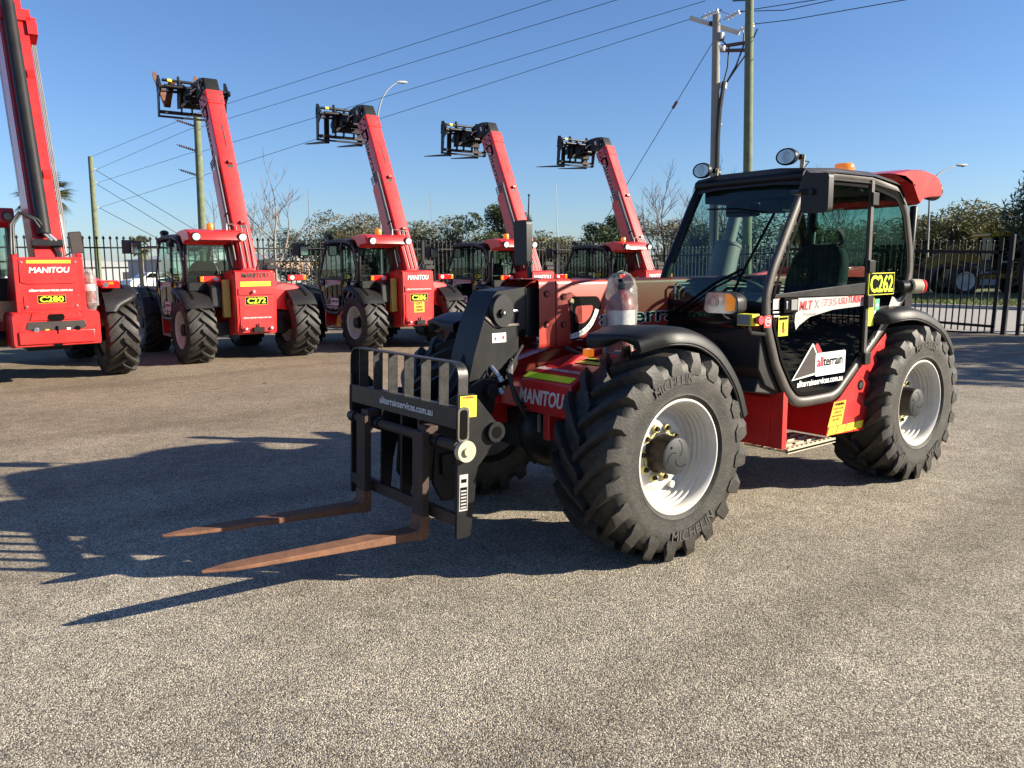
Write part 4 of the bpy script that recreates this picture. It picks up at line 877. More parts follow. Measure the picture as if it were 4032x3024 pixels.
# bagged fire extinguisher strapped to the front of the cab
def extinguisher(loc, rz, lab, h=.40, r=.085):
    e = empty('fire_extinguisher', loc, rz); tag(e, lab, 'fire extinguisher', 'plastic wrapped fire extinguishers on the machines')
    M().mat('extinguisher_red').lathe([(0,0),(r*.8,0),(r,.03),(r,h-.06),(r*.85,h-.01),(r*.4,h+.03),(.02,h+.04)], n=28, ax='z').mat('white').lathe([(r+.001,h*.52),(r+.001,h*.78)], n=28, ax='z').build('cylinder', e, smooth=50)
    M().mat('text_black').cyl((0,0,h+.03),(0,0,h+.08),.022,12).bar((-.03,0,h+.075),(.09,0,h+.10),.025,.018).bar((-.02,0,h+.055),(.085,0,h+.055),.022,.012).build('valve', e, bevel=.003)
    b = M().mat('plastic_film'); rg = []
    rr_ = random.Random(5)
    for i, (z, f) in enumerate(((-.26,.45),(-.20,.62),(-.12,.70),(-.03,1.12),(.0,1.16),(.06,1.10),(.12,1.06),(.17,1.12),(h*.6,1.18),(h*.8,1.25),(h,1.22),(h+.05,1.15),(h+.10,.98),(h+.135,.70),(h+.15,.30),(h+.155,.02))):
        rg.append([((r*f*(1+rr_.uniform(-.05,.05)))*math.cos(R(k*12)), (r*f*(1+rr_.uniform(-.05,.05)))*math.sin(R(k*12)), z+rr_.uniform(-.006,.006)) for k in range(30)])
    b.loft(rg, closed=True).build('plastic_bag', e, smooth=60)
    s = M().mat('galvanised').lathe([(r+.008,.02),(r+.010,.045)], n=28, ax='z'); s.box(-.03,.03,-r-.03,-r-.005,-.02,h*.7); s.box(.09,.12,-.03,.03,.0,.06); s.build('bracket', e)
    return e
extinguisher((-.20,.44,1.10), R(40), 'bagged fire extinguisher with white band in front of the nearest telehandler windscreen')

# ---- parked row behind
def row_machine():
    r = empty('telehandler', (0,0,0))
    make_body(r, False); make_cab(r, 'C272', False)
    for x, s in ((0, 1), (-2.81, 1), (0, -1), (-2.81, -1)): make_wheel(r, x, .905*s, s, hi=False, lugs=18, rot=.3*x)
    fenders(r, groove=True)
    bm = make_boom(r, ROWANG, ROWANG-R(4), False, 'black_paint')
    lift_cylinder(r, ROWANG)
    # near side mirrors on arms
    for s in (1, -1):
        m = M().mat('black_plastic'); y = 1.45*s if s > 0 else -.95; x = -.95 if s > 0 else -2.1; z = 2.13 if s > 0 else 1.95
        if s > 0: m.box(x,x+.05,y-.08,y+.08,z-.13,z+.13); m.mat('dark_vinyl').box(x-.004,x,y-.07,y+.07,z-.12,z+.12); m.mat('cable').tube([(x+.02,y,z+.09),(x+.02,y-.30,z+.10),(x-.02,y-.36,z)], .012, 6); m.build('mirror', r, bevel=.008)  # mirror glass coloured dark in place of its dark reflection
    m = M().mat('cable').tube([(-3.25,-.10,1.64),(-3.22,-.10,1.72),(-3.2,-.22,1.86),(-3.18,-.34,1.87)], .010, 6); m.mat('black_plastic').box(-3.22,-3.17,-.44,-.22,1.78,1.86); m.box(-3.19,-3.14,-.48,-.28,1.68,1.76); m.build('camera_mirror', r, bevel=.008)
    g = M().mat('galvanised')
    for k in range(3):
        a = ROWANG; base = Vector((PIV[0], 0, PIV[2])); ax_ = Vector((math.cos(a),0,math.sin(a))); nn = Vector((-math.sin(a),0,math.cos(a)))
        g.tube([base+ax_*.15+nn*.12+Vector((0,.0-.09*k+.12,0)), base+ax_*1.0+nn*.12+Vector((0,.0-.09*k+.12,0)), base+ax_*1.05+nn*.10+Vector((0,.26,0)), base+ax_*.75+nn*.02+Vector((0,.27+.02*k,0))], .011, 6)
    g.mat('cable')
    for k in range(4): g.tube([base+ax_*.75+nn*(.02-.03*k)+Vector((0,.27,0)), base+ax_*.45+nn*(-.03*k)+Vector((0,.29,0)), base+ax_*.05+nn*(-.1)+Vector((0,.24,0))], .014, 6)
    g.build('hoses', r)
    return r
ROWANG = R(65.0)
rowgrp = 'red telehandlers parked in a row with raised booms'
proto = row_machine()
rowdef = [('C272', -1.95, .0, 'red telehandler numbered C272 with brown forks on its raised boom', 1),
          ('C286', -5.40, -.04, 'red telehandler with a left hand drive notice and number C286', 0),
          ('C287', -8.76, -.09, 'red telehandler numbered C287 in the parked row behind the lowered boom', 0),
          ('C277', -12.62, -.12, 'farthest red telehandler numbered C277 with raised boom near the bare tree', 0)]
machines = []
for i, (num, xc, g, lab, br) in enumerate(rowdef):
    r = proto if i == 0 else copy_tree(proto)
    r.location = (xc, -11.15-2.81, g); r.rotation_euler = (0,0,R(-90)); r.scale = (1, 1.085, 1)
    r['label'] = lab; r['category'] = 'telehandler'; r['group'] = rowgrp; machines.append(r)
def kids(o, pre): return [c for c in bpy.data.objects if c.parent == o and c.name.split('.')[0] == pre]
for i, r in enumerate(machines):
    num = rowdef[i][0]
    if i: 
        old = kids(r, 'number_plate')[0]
        Y = CL+.0135; p = M().mat('text_black').rect((-2.35,Y,1.545),(-1,0,0),(0,0,1),.27,.13,.001).mat('lime').text(num,(-2.35,Y,1.505),(-1,0,0),(0,0,1),.08,.002,bold=0.012,width=.23)
        bpy.data.objects.remove(old); p.build('number_plate', r, smooth=0)
    else:
        kids(r, 'boom')[0].rotation_euler[1] = -R(67.3)
        for f in [c for b in kids(r, 'boom') for c in kids(b, 'fork')]: f.data = f.data.copy(); f.data.materials[0] = MATS['rust']; f.rotation_euler[1] -= R(38)
    U, W_ = (0,-1,0), (0,0,1); X = -3.377
    t = M()
    # rear panel marks (U points to picture right = machine right = -y)
    if i == 0:
        t.mat('dark_vinyl').text('MANITOU', (X,-.0,1.53), U, W_, .085, .002, bold=0.018, shear=.12, width=.46)
        t.mat('yellow_vinyl').rect((X,.0,1.415), U, W_, .52, .085, .003)
        t.mat('steel').cyl((-3.40,.05,1.28),(-3.45,.05,1.28),.028,10)
        t.mat('white_vinyl').text('allterrainservices.com.au', (-3.389,0,.79), U, W_, .035, .002, bold=0.012, width=.48)
        pz = 1.11
    else:
        t.mat('white').text('MANITOU', (X,-.0,1.47), U, W_, .092, .002, bold=0.022, shear=.15, width=.46)
        t.mat('white_vinyl').text('allterrainservices.com.au', (-3.396,0,1.26), U, W_, .036, .002, bold=0.012, width=.54)
        pz = 1.10
    t.build('rear_lettering', r, smooth=0); t = M()
    t.mat('lime_dirty').rect((-3.389,0,pz), U, W_, .38, .145, .001); t.mat('text_black').rect((-3.389,0,pz), U, W_, .37, .135, .002)
    t.mat('lime').text(num, (-3.389,0,pz-.045), U, W_, .096, .004, bold=.028, width=.31)
    t.build('number_plate', r, smooth=0)
    if num == 'C286':
        t = M()
        t.mat('amber_yellow').rect((-3.389,.0,.90), U, W_, .23, .22, .002)
        for k, q in enumerate(('LEFT','HAND','DRIVE')): t.mat('text_black').text(q, (-3.389,0,.955-.07*k), U, W_, .045, .004, bold=.02, width=.165 if k == 2 else .14)
        t.build('notice', r, smooth=0)

# ---- larger machine at the left edge, numbered C280
def big_machine():
    r = empty('telehandler', (0,0,0)); 
    b = M().mat('red'); b.box(-.6,3.4,-.42,.42,.65,1.10); 
    for y0, y1 in ((-.46,-.38),(.38,.46)): b.prism([(-.70,.95),(-.72,1.85),(-.66,1.92),(-.35,1.92),(.30,1.30),(2.8,1.10),(2.8,.8)], y0, y1)
    b.build('chassis', r, bevel=.012)
    t = M().mat('red'); t.box(-.71,-.60,-.39,.39,1.06,1.86)
    t.prism([(-.385,1.86),(-.385,1.50),(-.30,1.475),(.30,1.475),(.385,1.50),(.385,1.86)], -.728, -.705, 'x'); t.box(-.722,-.70,-.36,.36,1.10,1.30)
    t.mat('dark_vinyl').box(-.713,-.711,-.385,.385,1.325,1.329)
    for y, z in ((-.35,1.79),(.35,1.79),(-.33,1.14),(.33,1.14)): t.mat('steel').cyl((-.72,y,z),(-.738,y,z),.016,10)
    t.build('tail_panel', r, bevel=.02)
    w_ = M(); U, W_ = (0,-1,0), (0,0,1)
    w_.mat('amber_yellow').rect((-.729,0,1.795), U, W_, .58, .05, .002); w_.mat('white').text('MANITOU', (-.729,0,1.635), U, W_, .080, .002, bold=0.025, shear=.15, width=.53)
    w_.mat('white').text('allterrainservices.com.au', (-.712,0,1.36), U, W_, .040, .002, bold=0.012, width=.57)
    w_.build('rear_lettering', r, smooth=0); w_ = M()
    w_.mat('amber_yellow').rect((-.723,0,1.245), U, W_, .37, .115, .001); w_.mat('text_black').rect((-.723,0,1.245), U, W_, .36, .105, .002); w_.mat('lime').text('C280', (-.723,0,1.207), U, W_, .078, .004, bold=0.025, width=.31)
    w_.build('number_plate', r, smooth=0)
    c = M().mat('red'); prof = rounded([(-.60,.60),(-.585,.56),(.585,.56),(.60,.60),(.60,1.02),(.56,1.07),(-.56,1.07),(-.60,1.02)], .06, 4)
    c.loft([[(x, y*s_, .80+(z-.80)*s_) for y, z in prof] for x, s_ in ((-.35,1),(-.86,1.0),(-.93,.975),(-.955,.93))], closed=True)
    q = [(y*.93, .80+(z-.80)*.93) for y, z in prof]; c.add([(-.955,y,z) for y, z in q], [tuple(range(len(q)))])
    c.box(-.985,-.95,-.50,.50,.60,.80); c.build('counterweight', r, smooth=40, bevel=.03)
    c = M().mat('dark_vinyl'); c.prism([(-.40,.83),(-.37,.93),(.37,.93),(.40,.83),(.3,.80),(-.3,.80)], -.965, -.957, 'x'); c.mat('red').prism([(-.30,1.06),(-.34,.95),(.34,.95),(.30,1.06)], -.97, -.95, 'x')
    c.mat('text_black').prism([(-.11,.985),(-.09,1.035),(.09,1.035),(.11,.985),(.085,.94),(-.085,.94)], -.985, -.969, 'x'); c.cyl((-.975,0,.745),(-.975,0,.86),.016,8)
    for y in (-.27,.27): c.mat('steel' if y > 0 else 'text_black').cyl((-.958,y,.815),(-.985,y,.815),.036,14)
    c.mat('amber_yellow').rect((-.966,.13,.80), U, W_, .05, .04, .001); c.mat('white').rect((-.966,-.15,.81), U, W_, .05, .04, .001); c.mat('text_black').box(-.985,-.96,-.05,.05,.57,.60)
    c.build('tow_hitch', r, bevel=.006)
    for x, s in ((0,1),(0,-1),(3.07,1),(3.07,-1)): make_wheel(r, x, .985*s, s, z=.645, R0=.64, hi=False, lugs=17, big=1.04)
    fa = [(.42,1.16),(.36,1.30),(.15,1.41),(-.12,1.42),(-.38,1.34),(-.55,1.19),(-.62,1.02)]
    for s in (1,-1):
        make_fender(r, fa[::-1], .74*s, 1.27*s, groove=True); make_fender(r, [(a+3.07, b_) for a, b_ in fa[::-1]], .74*s, 1.24*s)
    u = M().mat('black_paint'); u.box(-.2,3.3,-.3,.3,.45,.7); u.cyl((0,-.9,.645),(0,.9,.645),.12,14); u.cyl((3.07,-.9,.645),(3.07,.9,.645),.12,14); u.build('axles', r)
    e = M().mat('red'); rg = []
    for x, z in ((.0,1.30),(.05,1.50),(.5,1.62),(2.4,1.62),(2.6,1.40)): rg.append([(x,-.42,.9),(x,-.42,z),(x,-.70,z),(x,-1.02,z-.16),(x,-1.15,z-.30),(x,-1.15,.9)])
    e.loft(rg); e.add(rg[-1], [(0,1,2,3,4,5)]); e.add(rg[0], [(5,4,3,2,1,0)]); e.build('engine_cover', r, smooth=40, bevel=.02)
    # boom seen from behind
    a = R(68); A = Vector((math.cos(a),0,math.sin(a))); N = Vector((-math.sin(a),0,math.cos(a))); B = Vector((-.58,0,1.86))
    def bx(m, s0, s1, y0, y1, n0, n1):
        p = lambda s, y, n: tuple(B+A*s+N*n+Vector((0,y,0)))
        return m.add([p(s0,y0,n0),p(s1,y0,n0),p(s1,y1,n0),p(s0,y1,n0),p(s0,y0,n1),p(s1,y0,n1),p(s1,y1,n1),p(s0,y1,n1)], [(0,3,2,1),(4,5,6,7),(0,1,5,4),(1,2,6,5),(2,3,7,6),(3,0,4,7)])
    m = M().mat('red'); bx(m,-.15,4.1,-.24,.15,-.60,.05); bx(m,3.95,4.15,-.29,.20,-.64,.10); bx(m,4.15,5.6,-.20,.11,-.54,.0)
    bx(m,3.72,4.02,-.36,-.22,-.25,.10)
    for s_ in (1.25,2.95): m.mat('red').prism([(B+A*s_+N*.05).xz[:] if False else ((B+A*s_+N*.05).x, (B+A*s_+N*.05).z), ((B+A*(s_+.05)+N*.10).x, (B+A*(s_+.05)+N*.10).z), ((B+A*(s_+.16)+N*.05).x, (B+A*(s_+.16)+N*.05).z)], -.22, -.12)
    for s_ in (.9,2.6,3.3): bx(m.mat('dark_vinyl'), s_, s_+.006, -.239, -.1, .05, .052)
    m.build('boom', r, bevel=.012)
    m = M().mat('white_vinyl'); bx(m, 1.3, 4.0, .151, .153, -.58, -.46); bx(m.mat('dark_vinyl'), 2.1, 3.4, .153, .155, -.54, -.50); m.build('boom_stripe', r, smooth=0)
    m = M().mat('black_plastic'); m.cyl(B+A*.30+N*.13+Vector((0,.0,0)), B+A*4.2+N*.13+Vector((0,.0,0)), .095, 20); m.mat('black_paint').cyl(B+A*4.2+N*.13, B+A*5.5+N*.13, .08, 16); bx(m.mat('galvanised'), .5, 4.0, .125, .132, .05, .065); m.build('telescope_cylinder', r)
    m = M().mat('galvanised')
    for k in range(3): m.mat('galvanised').tube([B+A*.7+N*(-.02)+Vector((0,-.27-.022*k,0)), B+A*3.6+N*(-.02)+Vector((0,-.27-.022*k,0))], .012, 6); m.tube([B+A*(.1+.1*k)+N*(-.1)+Vector((0,-.29,0)), B+A*.7+N*(-.02)+Vector((0,-.27-.022*k,0))], .016, 6)
    for k in range(2): m.mat('cable').tube([B+A*(.30-.03*k)+N*.16+Vector((0,.0-.07*k,0)), B+A*(.50)+N*.22+Vector((0,.12-.05*k,0)), B+A*(.62)+N*.20+Vector((0,.30-.04*k,0)), B+A*.45+N*.14+Vector((0,.42-.03*k,0)), B+A*(.0)+N*.10+Vector((0,.46-.04*k,0))], .022, 8); m.mat('steel').cyl(B+A*(.33-.03*k)+N*.165+Vector((0,.02-.07*k,0)), B+A*(.20)+N*.15+Vector((0,-.08-.06*k,0)), .024, 8)
    bx(m.mat('black_paint'), .12, .22, -.22, .18, .06, .16); m.mat('cable')
    for k in range(4): m.tube([B+A*.15+N*.1+Vector((0,-.10-.03*k,0)), B+A*.02+N*.08+Vector((0,-.14-.02*k,0)), B+A*(-.15)+N*.02+Vector((0,-.10-.03*k,0))], .010, 6)
    m.build('hoses', r)
    # cab
    f = M().mat('black_paint'); ring = [(.55,1.20),(.40,1.60),(.42,2.45),(.75,2.55),(1.9,2.55),(2.15,2.1),(2.35,1.5),(2.1,.9),(1.2,.9)]
    for y in (.32,1.15): f.tube([(x,y,z) for x, z in rounded(ring, .12, 4)], .045, 8, closed=True)
    f.box(.40,2.3,.34,1.12,1.2,1.55); f.mat('interior_grey').tube([(.40,.36,1.6),(.42,.36,2.35)], .03, 8); f.build('cab_frame', r)
    f = M().mat('red'); f.prism(rounded([(.22,2.40),(.30,2.62),(.9,2.66),(1.8,2.62),(1.8,2.54),(.45,2.50),(.36,2.30)], .05, 3), .26, 1.2); f.build('roof', r, bevel=.02)
    f = M().mat('black_plastic').cyl((.27,.36,2.50),(.18,.36,2.49),.07,16); f.mat('lens').cyl((.18,.36,2.49),(.172,.36,2.489),.056,16); f.build('rear_light', r)
    f = M().mat('glass'); f.box(.40,.405,.36,1.10,1.58,2.44); f.prism([(.46,1.58),(.46,2.44),(1.85,2.48),(2.05,2.05),(2.25,1.58)], 1.13, 1.135); f.prism([(.46,1.58),(.46,2.44),(1.85,2.48),(2.05,2.05),(2.25,1.58)], .33, .335); f.build('cab_window', r, smooth=0)
    f = M().mat('seat_fabric').box(.75,1.3,.5,1.0,1.5,1.7).box(.70,.85,.5,1.0,1.6,2.25); f.build('seat', r, bevel=.03)
    m = M().mat('black_plastic'); m.prism(rounded([(-1.10,1.98),(-.88,1.96),(-.84,2.36),(-1.06,2.38)], .03, 3), 2.55, 2.60, 'x'); m.mat('dark_vinyl').prism(rounded([(-1.085,1.995),(-.895,1.975),(-.86,2.345),(-1.045,2.365)], .02, 3), 2.546, 2.55, 'x'); m.mat('cable').tube([(2.58,-.9,2.0),(2.58,-.72,1.9),(2.5,-.66,1.6)], .015, 6); m.build('mirror', r)  # dark colour on the glass stands for what the mirror reflects
    for s in (1,-1):
        m = M().mat('red_lens').box(-.52,-.42,.74*s-.0,.99*s,1.385,1.485) if s < 0 else M().mat('red_lens').box(-.52,-.42,.74,.99,1.385,1.485)
        m.mat('lens').cyl((-.52,.785*s,1.435),(-.53,.785*s,1.435),.040,16); m.mat('amber').box(-.524,-.52,(.83*s if s > 0 else -.90),(.90*s if s > 0 else -.83),1.44,1.48); m.mat('red').box(-.42,-.1,.74*s if s > 0 else -.99,.99 if s > 0 else -.74,1.40,1.50); m.build('tail_light', r, bevel=.012)
    return r
big = big_machine(); big.location = (1.48, -10.4, .03); big.rotation_euler = (0,0,R(-90))
tag(big, 'large red telehandler numbered C280 cut off by the left edge, thick boom', 'telehandler')
extinguisher((.92,-9.93,1.17), R(-90), 'bagged red fire extinguisher beside the C280 rear panel', h=.40, r=.085)

# ------------------------------------------------------------------ setting
def gz(x, y):
    t = min(1, max(0, (-3-y)/6)); t = t*t*(3-2*t); u = min(1, max(0, (x+36)/14)); return -.0125*min(10.5, max(0, -x-2.5))*t*u
def ground():
    xs = [-600,-200,-80,-50]+[-40+i for i in range(0, 56)]+[20,40,120,600]; ys = [-600,-200,-80,-40]+[-30+i for i in range(0, 40)]+[14,30,120,600]
    m = M().mat('asphalt'); vs = [(x, y, gz(x, y)) for x in xs for y in ys]; n = len(ys)
    m.add(vs, [(i*n+j, (i+1)*n+j, (i+1)*n+j+1, i*n+j+1) for i in range(len(xs)-1) for j in range(n-1)])
    o = m.build('ground', smooth=60); tag(o, kind='structure'); return o
ground()
# street beyond the gate, its kerb and grass verge
m = M().mat('concrete').add([(-27.2,-60,.010),(-17.2,-60,.010),(-17.2,60,.010),(-27.2,60,.010)], [(0,1,2,3)]); tag(m.build('road', smooth=0), kind='structure')
m = M().mat('kerb').box(-27.5,-27.2,-60,60,0,.13); tag(m.build('kerb', smooth=0, bevel=.02), kind='structure')
def grassmat():
    mm = pmat('turf', (.085,.105,.035), .9, var=.45, scale=2.5, dirt=.4, dcol=(.16,.14,.07)); return mm
grassmat()
m = M().mat('turf').add([(-60,-75,.09),(-27.5,-75,.10),(-27.5,60,.10),(-60,60,.09)], [(0,1,2,3)]); tag(m.build('verge', smooth=0), kind='structure')
def grass_field(x0, x1, y0, y1, n, h, z):
    c = rng.uniform(0, 1, (n, 2)); px = x0+(x1-x0)*c[:, 0]; py = y0+(y1-y0)*c[:, 1]; a = rng.uniform(0, 6.28, n); hh = h*rng.uniform(.5, 1.3, n); w_ = .012+.02*rng.uniform(0, 1, n)
    v = np.zeros((n, 3, 3)); v[:, 0] = np.stack([px-np.cos(a)*w_, py-np.sin(a)*w_, np.full(n, z)], 1); v[:, 1] = np.stack([px+np.cos(a)*w_, py+np.sin(a)*w_, np.full(n, z)], 1)
    v[:, 2] = np.stack([px+rng.normal(0, .04, n), py+rng.normal(0, .04, n), z+hh], 1)
    me = bpy.data.meshes.new('grass'); me.vertices.add(n*3); me.vertices.foreach_set('co', v.ravel()); me.loops.add(n*3); me.loops.foreach_set('vertex_index', np.arange(n*3)); me.polygons.add(n); me.polygons.foreach_set('loop_start', np.arange(n)*3)
    me.update(calc_edges=True); me.materials.append(MATS['grass_blade']); o = bpy.data.objects.new('grass', me); COL.objects.link(o); tag(o, 'short green grass on the verge beyond the kerb', 'grass', kind='stuff')
grass_field(-33, -27.5, -24, 6, 26000, .09, .10)

# fences
def picket(m, x, y, z0, h, along, w_=.0125):
    a = (w_, w_)
    m.box(x-w_, x+w_, y-w_, y+w_, z0, z0+h)
    b = z0+h; s = w_*1.9
    m.add([(x-s,y-s,b),(x+s,y-s,b),(x+s,y+s,b),(x-s,y+s,b),(x-s*1.15,y-s*1.15,b+.03),(x+s*1.15,y-s*1.15,b+.03),(x+s*1.15,y+s*1.15,b+.03),(x-s*1.15,y+s*1.15,b+.03),(x,y,b+.085)], [(0,3,2,1),(0,1,5,4),(1,2,6,5),(2,3,7,6),(3,0,4,7),(4,5,8),(5,6,8),(6,7,8),(7,4,8)])
def fence(p0, p1, h, name, lab, grp=None, pitch=.146, bay=2.63, rail_lo=.22, post=.04, tip='spear'):
    p0, p1 = Vector(p0), Vector(p1); d = (p1-p0); L = d.length; d.normalize(); r = empty(name, (p0.x, p0.y, 0), math.atan2(d.y, d.x)); tag(r, lab, 'fence', grp)
    nb = max(1, round(L/bay)); bay = L/nb
    for i in range(nb):
        m = M().mat('fence_paint'); x0 = i*bay
        m.box(x0+post, x0+bay-post, -.017, .017, h-.30, h-.265); m.box(x0+post, x0+bay-post, -.017, .017, rail_lo, rail_lo+.035)
        x = x0+post+pitch*.5
        while x < x0+bay-post-.02: picket(m, x, 0, .06, h-.145, d); x += pitch
        m.build('fence_panel', r, smooth=0)
    for i in range(nb+1):
        m = M().mat('fence_paint').box(i*bay-post, i*bay+post, -post, post, -.15, h-.06); m.add([(i*bay-post,-post,h-.06),(i*bay+post,-post,h-.06),(i*bay+post,post,h-.06),(i*bay-post,post,h-.06),(i*bay,0,h)], [(0,1,4),(1,2,4),(2,3,4),(3,0,4)]); m.build('fence_post', r, smooth=0)
    return r
fence((9,-17), (-17.4,-17), 2.49, 'palisade_fence', 'black spear topped fence running behind the parked telehandlers')
fence((-17.4,-17), (-17.4,-9.6), 2.25, 'palisade_fence', 'black spear topped fence section beyond the nearest cab, left of the sliding gate')
f = fence((-17.05,-3.55), (-17.05,5.6), 2.14, 'palisade_fence', 'black fence at the right edge, right of the gate post', pitch=.165); f.rotation_euler[0] = 0
fence((-17.05,5.7), (-17.05,16), 2.14, 'palisade_fence', 'black fence continuing beyond the right edge of the yard', pitch=.165)
# sliding gate (sags a little) with ball topped bars
g = empty('sliding_gate', (-16.95,-4.02,0)); tag(g, 'black sliding gate of upright bars with round tops right of the nearest cab', 'gate')
m = M().mat('fence_paint'); m.box(-.03,.03,-5.6,0,.145,.205); m.box(-.03,.03,-5.6,0,1.85,1.92); m.box(-.03,.03,-.075,.0,.03,2.20); m.box(-.035,.035,-5.65,-5.6,.03,2.1)
m.build('gate_frame', g, smooth=0, bevel=.004)
m = M().mat('fence_paint'); y = -.21
while y > -5.55: m.box(-.013,.013,y-.013,y+.013,.03,2.10); m.ball((0,y,2.125),.028,8,(1,1,1.3)); y -= .152
m.build('gate_bars', g, smooth=0); g.rotation_euler = (R(-1.9),0,0)
gp = M().mat('fence_paint').box(-17.07,-16.97,-3.90,-3.80,-.1,2.28); o = gp.build('gate_post', smooth=0, bevel=.008, loc=(-17.03,-3.83,0)); tag(o, 'thick square black post at the end of the sliding gate', 'gate post')
o.rotation_euler[0] = R(-1.6)
m = M().mat('shed_grey').box(-17.02,-17.0,-3.44,-2.1,1.23,1.88); m.mat('fence_paint').box(-17.0,-16.995,-3.47,-2.07,1.85,1.91); o = m.build('sign_board', smooth=0, loc=(-17.0,-2.8,1.5)); tag(o, 'plain lilac grey board fixed to the fence at the right edge', 'sign board')

# ---- trees
def leaves(name, parent, clumps, n, size, mat, droop=0, seed=1, flat=.6):
    g_ = np.random.default_rng(seed); C_ = np.array([c[:3] for c in clumps]); RR = np.array([c[3:6] for c in clumps]); vol = RR.prod(1)**.75; idx = g_.choice(len(clumps), n, p=vol/vol.sum())
    d = g_.normal(0, 1, (n, 3)); d /= np.linalg.norm(d, axis=1)[:, None]; rad = g_.uniform(.02, 1.12, n)**.42
    # noisy lumps: drop leaves by direction noise
    P = C_[idx]+d*rad[:, None]*RR[idx]
    keep = (np.sin(P[:, 0]*3.1+seed)+np.sin(P[:, 1]*2.7+seed*2)+np.sin(P[:, 2]*4.3+seed*3)) > -1.25; P = P[keep]; n = len(P)
    a = g_.normal(0, 1, (n, 3)); a[:, 2] = a[:, 2]*flat-droop; a /= np.linalg.norm(a, axis=1)[:, None]
    b = np.cross(a, g_.normal(0, 1, (n, 3))); b /= np.linalg.norm(b, axis=1)[:, None]
    s = size*g_.uniform(.5, 1.4, n)[:, None]; L_ = s*(1+droop*1.2)
    v = np.stack([P-a*L_, P+b*s*.33, P+a*L_, P-b*s*.33], 1)
    me = bpy.data.meshes.new(name); me.vertices.add(n*4); me.vertices.foreach_set('co', v.ravel()); me.loops.add(n*4); me.loops.foreach_set('vertex_index', np.arange(n*4)); me.polygons.add(n); me.polygons.foreach_set('loop_start', np.arange(n)*4)
    me.update(calc_edges=True); me.materials.append(MATS[mat]); o = bpy.data.objects.new(name, me); COL.objects.link(o); o.parent = parent; return o
def tree(loc, h, w_, label, mat='leaf_olive', n=9000, size=.10, base=.25, seed=1, clump=16, droop=.2, cat='tree', name='broadleaf_tree', grp='trees beyond the fences'):
    rd = random.Random(seed); t = empty(name, loc, rd.uniform(0, 6)); tag(t, label, cat, grp)
    m = M().mat('bark'); cl = []
    m.tube([(0,0,-.1),(rd.uniform(-.1,.1),rd.uniform(-.1,.1),h*.3),(rd.uniform(-.3,.3),rd.uniform(-.3,.3),h*.62)], [h*.035,h*.026,h*.014], 8)
    for i in range(clump):
        a = rd.uniform(0, 6.283); rr_ = w_/2*math.sqrt(rd.uniform(.05, 1))*.80; zz = h*(base+(1-base)*rd.uniform(.08,.86)); env = math.sqrt(max(.08, 1-((zz/h-.55)/.62)**2)); rr_ *= env
        k = w_*rd.uniform(.15, .27); c = (rr_*math.cos(a), rr_*math.sin(a), zz, k, k, k*rd.uniform(.5,.85)); cl.append(c)
        m.tube([(0,0,h*.22),(c[0]*.5,c[1]*.5,h*.25+(c[2]-h*.25)*.6),(c[0],c[1],c[2])], [h*.012,h*.008,.01], 5)
    m.build('trunk', t); leaves('crown', t, cl, n, size, mat, droop, seed); return t
T = tree
T((-18.3,-43.5,0), 4.0, 5.2, 'low dark bush between the first and second parked telehandlers', 'leaf_dark', 12600, 0.082, .05, 3, 14, cat='bush', name='bush')
T((-20.6,-42.0,0), 4.6, 6.2, 'brownish feathery tree behind the second parked telehandler cab', 'leaf_brown', 16200, 0.088, .15, 4, 16, .4)
T((-22.8,-39.5,0), 3.6, 4.5, 'brownish feathery tree just left of the raised boom of the C286 telehandler', 'leaf_brown', 10800, 0.088, .15, 14, 12, .4)
T((-24.6,-39.3,0), 4.35, 6.0, 'pale olive tree behind the third parked telehandler cab', 'leaf_olive', 16200, 0.088, .12, 5, 16, .4)
T((-25.9,-36.2,0), 5.5, 4.6, 'taller dark green tree poking above the C287 cab roof', 'leaf_dark', 14400, 0.102, .3, 6, 15, .1)
T((-28.4,-35.6,0), 3.7, 5.5, 'olive hedge like tree right of the tall black mirror', 'leaf_olive', 13500, 0.082, .05, 7, 15, .4)
T((-30.9,-33.4,0), 3.55, 5.5, 'olive hedge like tree behind the C277 cab roof', 'leaf_olive', 13500, 0.082, .05, 8, 15, .4)
T((-29.6,-29.6,0), 5.1, 4.4, 'dark green tree behind the farthest raised boom', 'leaf_dark', 16200, 0.102, .2, 9, 16, .1)
T((-32.6,-27.0,0), 4.4, 6.0, 'brown green bushy tree right of the farthest boom', 'leaf_brown', 16200, 0.088, .05, 10, 16, .3)
T((-33.0,-23.5,0), 4.0, 6.5, 'dark bushy tree seen through the nearest windscreen', 'leaf_dark', 16200, 0.095, .05, 12, 16, .2)
T((-35.5,-20.5,0), 4.0, 5.5, 'olive tree seen through the nearest cab door window', 'leaf_olive', 14400, 0.088, .05, 13, 16, .3)
T((-46.0,-22.0,0), 4.2, 6.5, 'olive tree seen through the rear side window of the nearest cab', 'leaf_olive', 14400, 0.109, .1, 15, 16, .3)
T((-48.5,-20.2,0), 4.9, 8.0, 'broad olive tree around the right hand street lamp', 'leaf_olive', 19800, 0.116, .1, 16, 20, .3)
T((-51.5,-16.2,0), 4.6, 8.0, 'olive tree behind the yellow loader cab', 'leaf_olive', 18000, 0.116, .1, 17, 18, .3)
T((-41.3,-8.6,0), 6.9, 9.2, 'big dark drooping tree filling the right edge', 'leaf_dark', 46800, 0.102, .28, 18, 34, .8)
T((-45.2,-9.6,0), 6.2, 8.0, 'dark tree behind the loader at the right edge', 'leaf_dark', 18000, 0.109, .05, 19, 18, .3)
T((-52.0,-3.0,0), 6.5, 12, 'dark spreading tree beyond the street past the right edge', 'leaf_dark', 16200, 0.136, .1, 20, 18, .3)
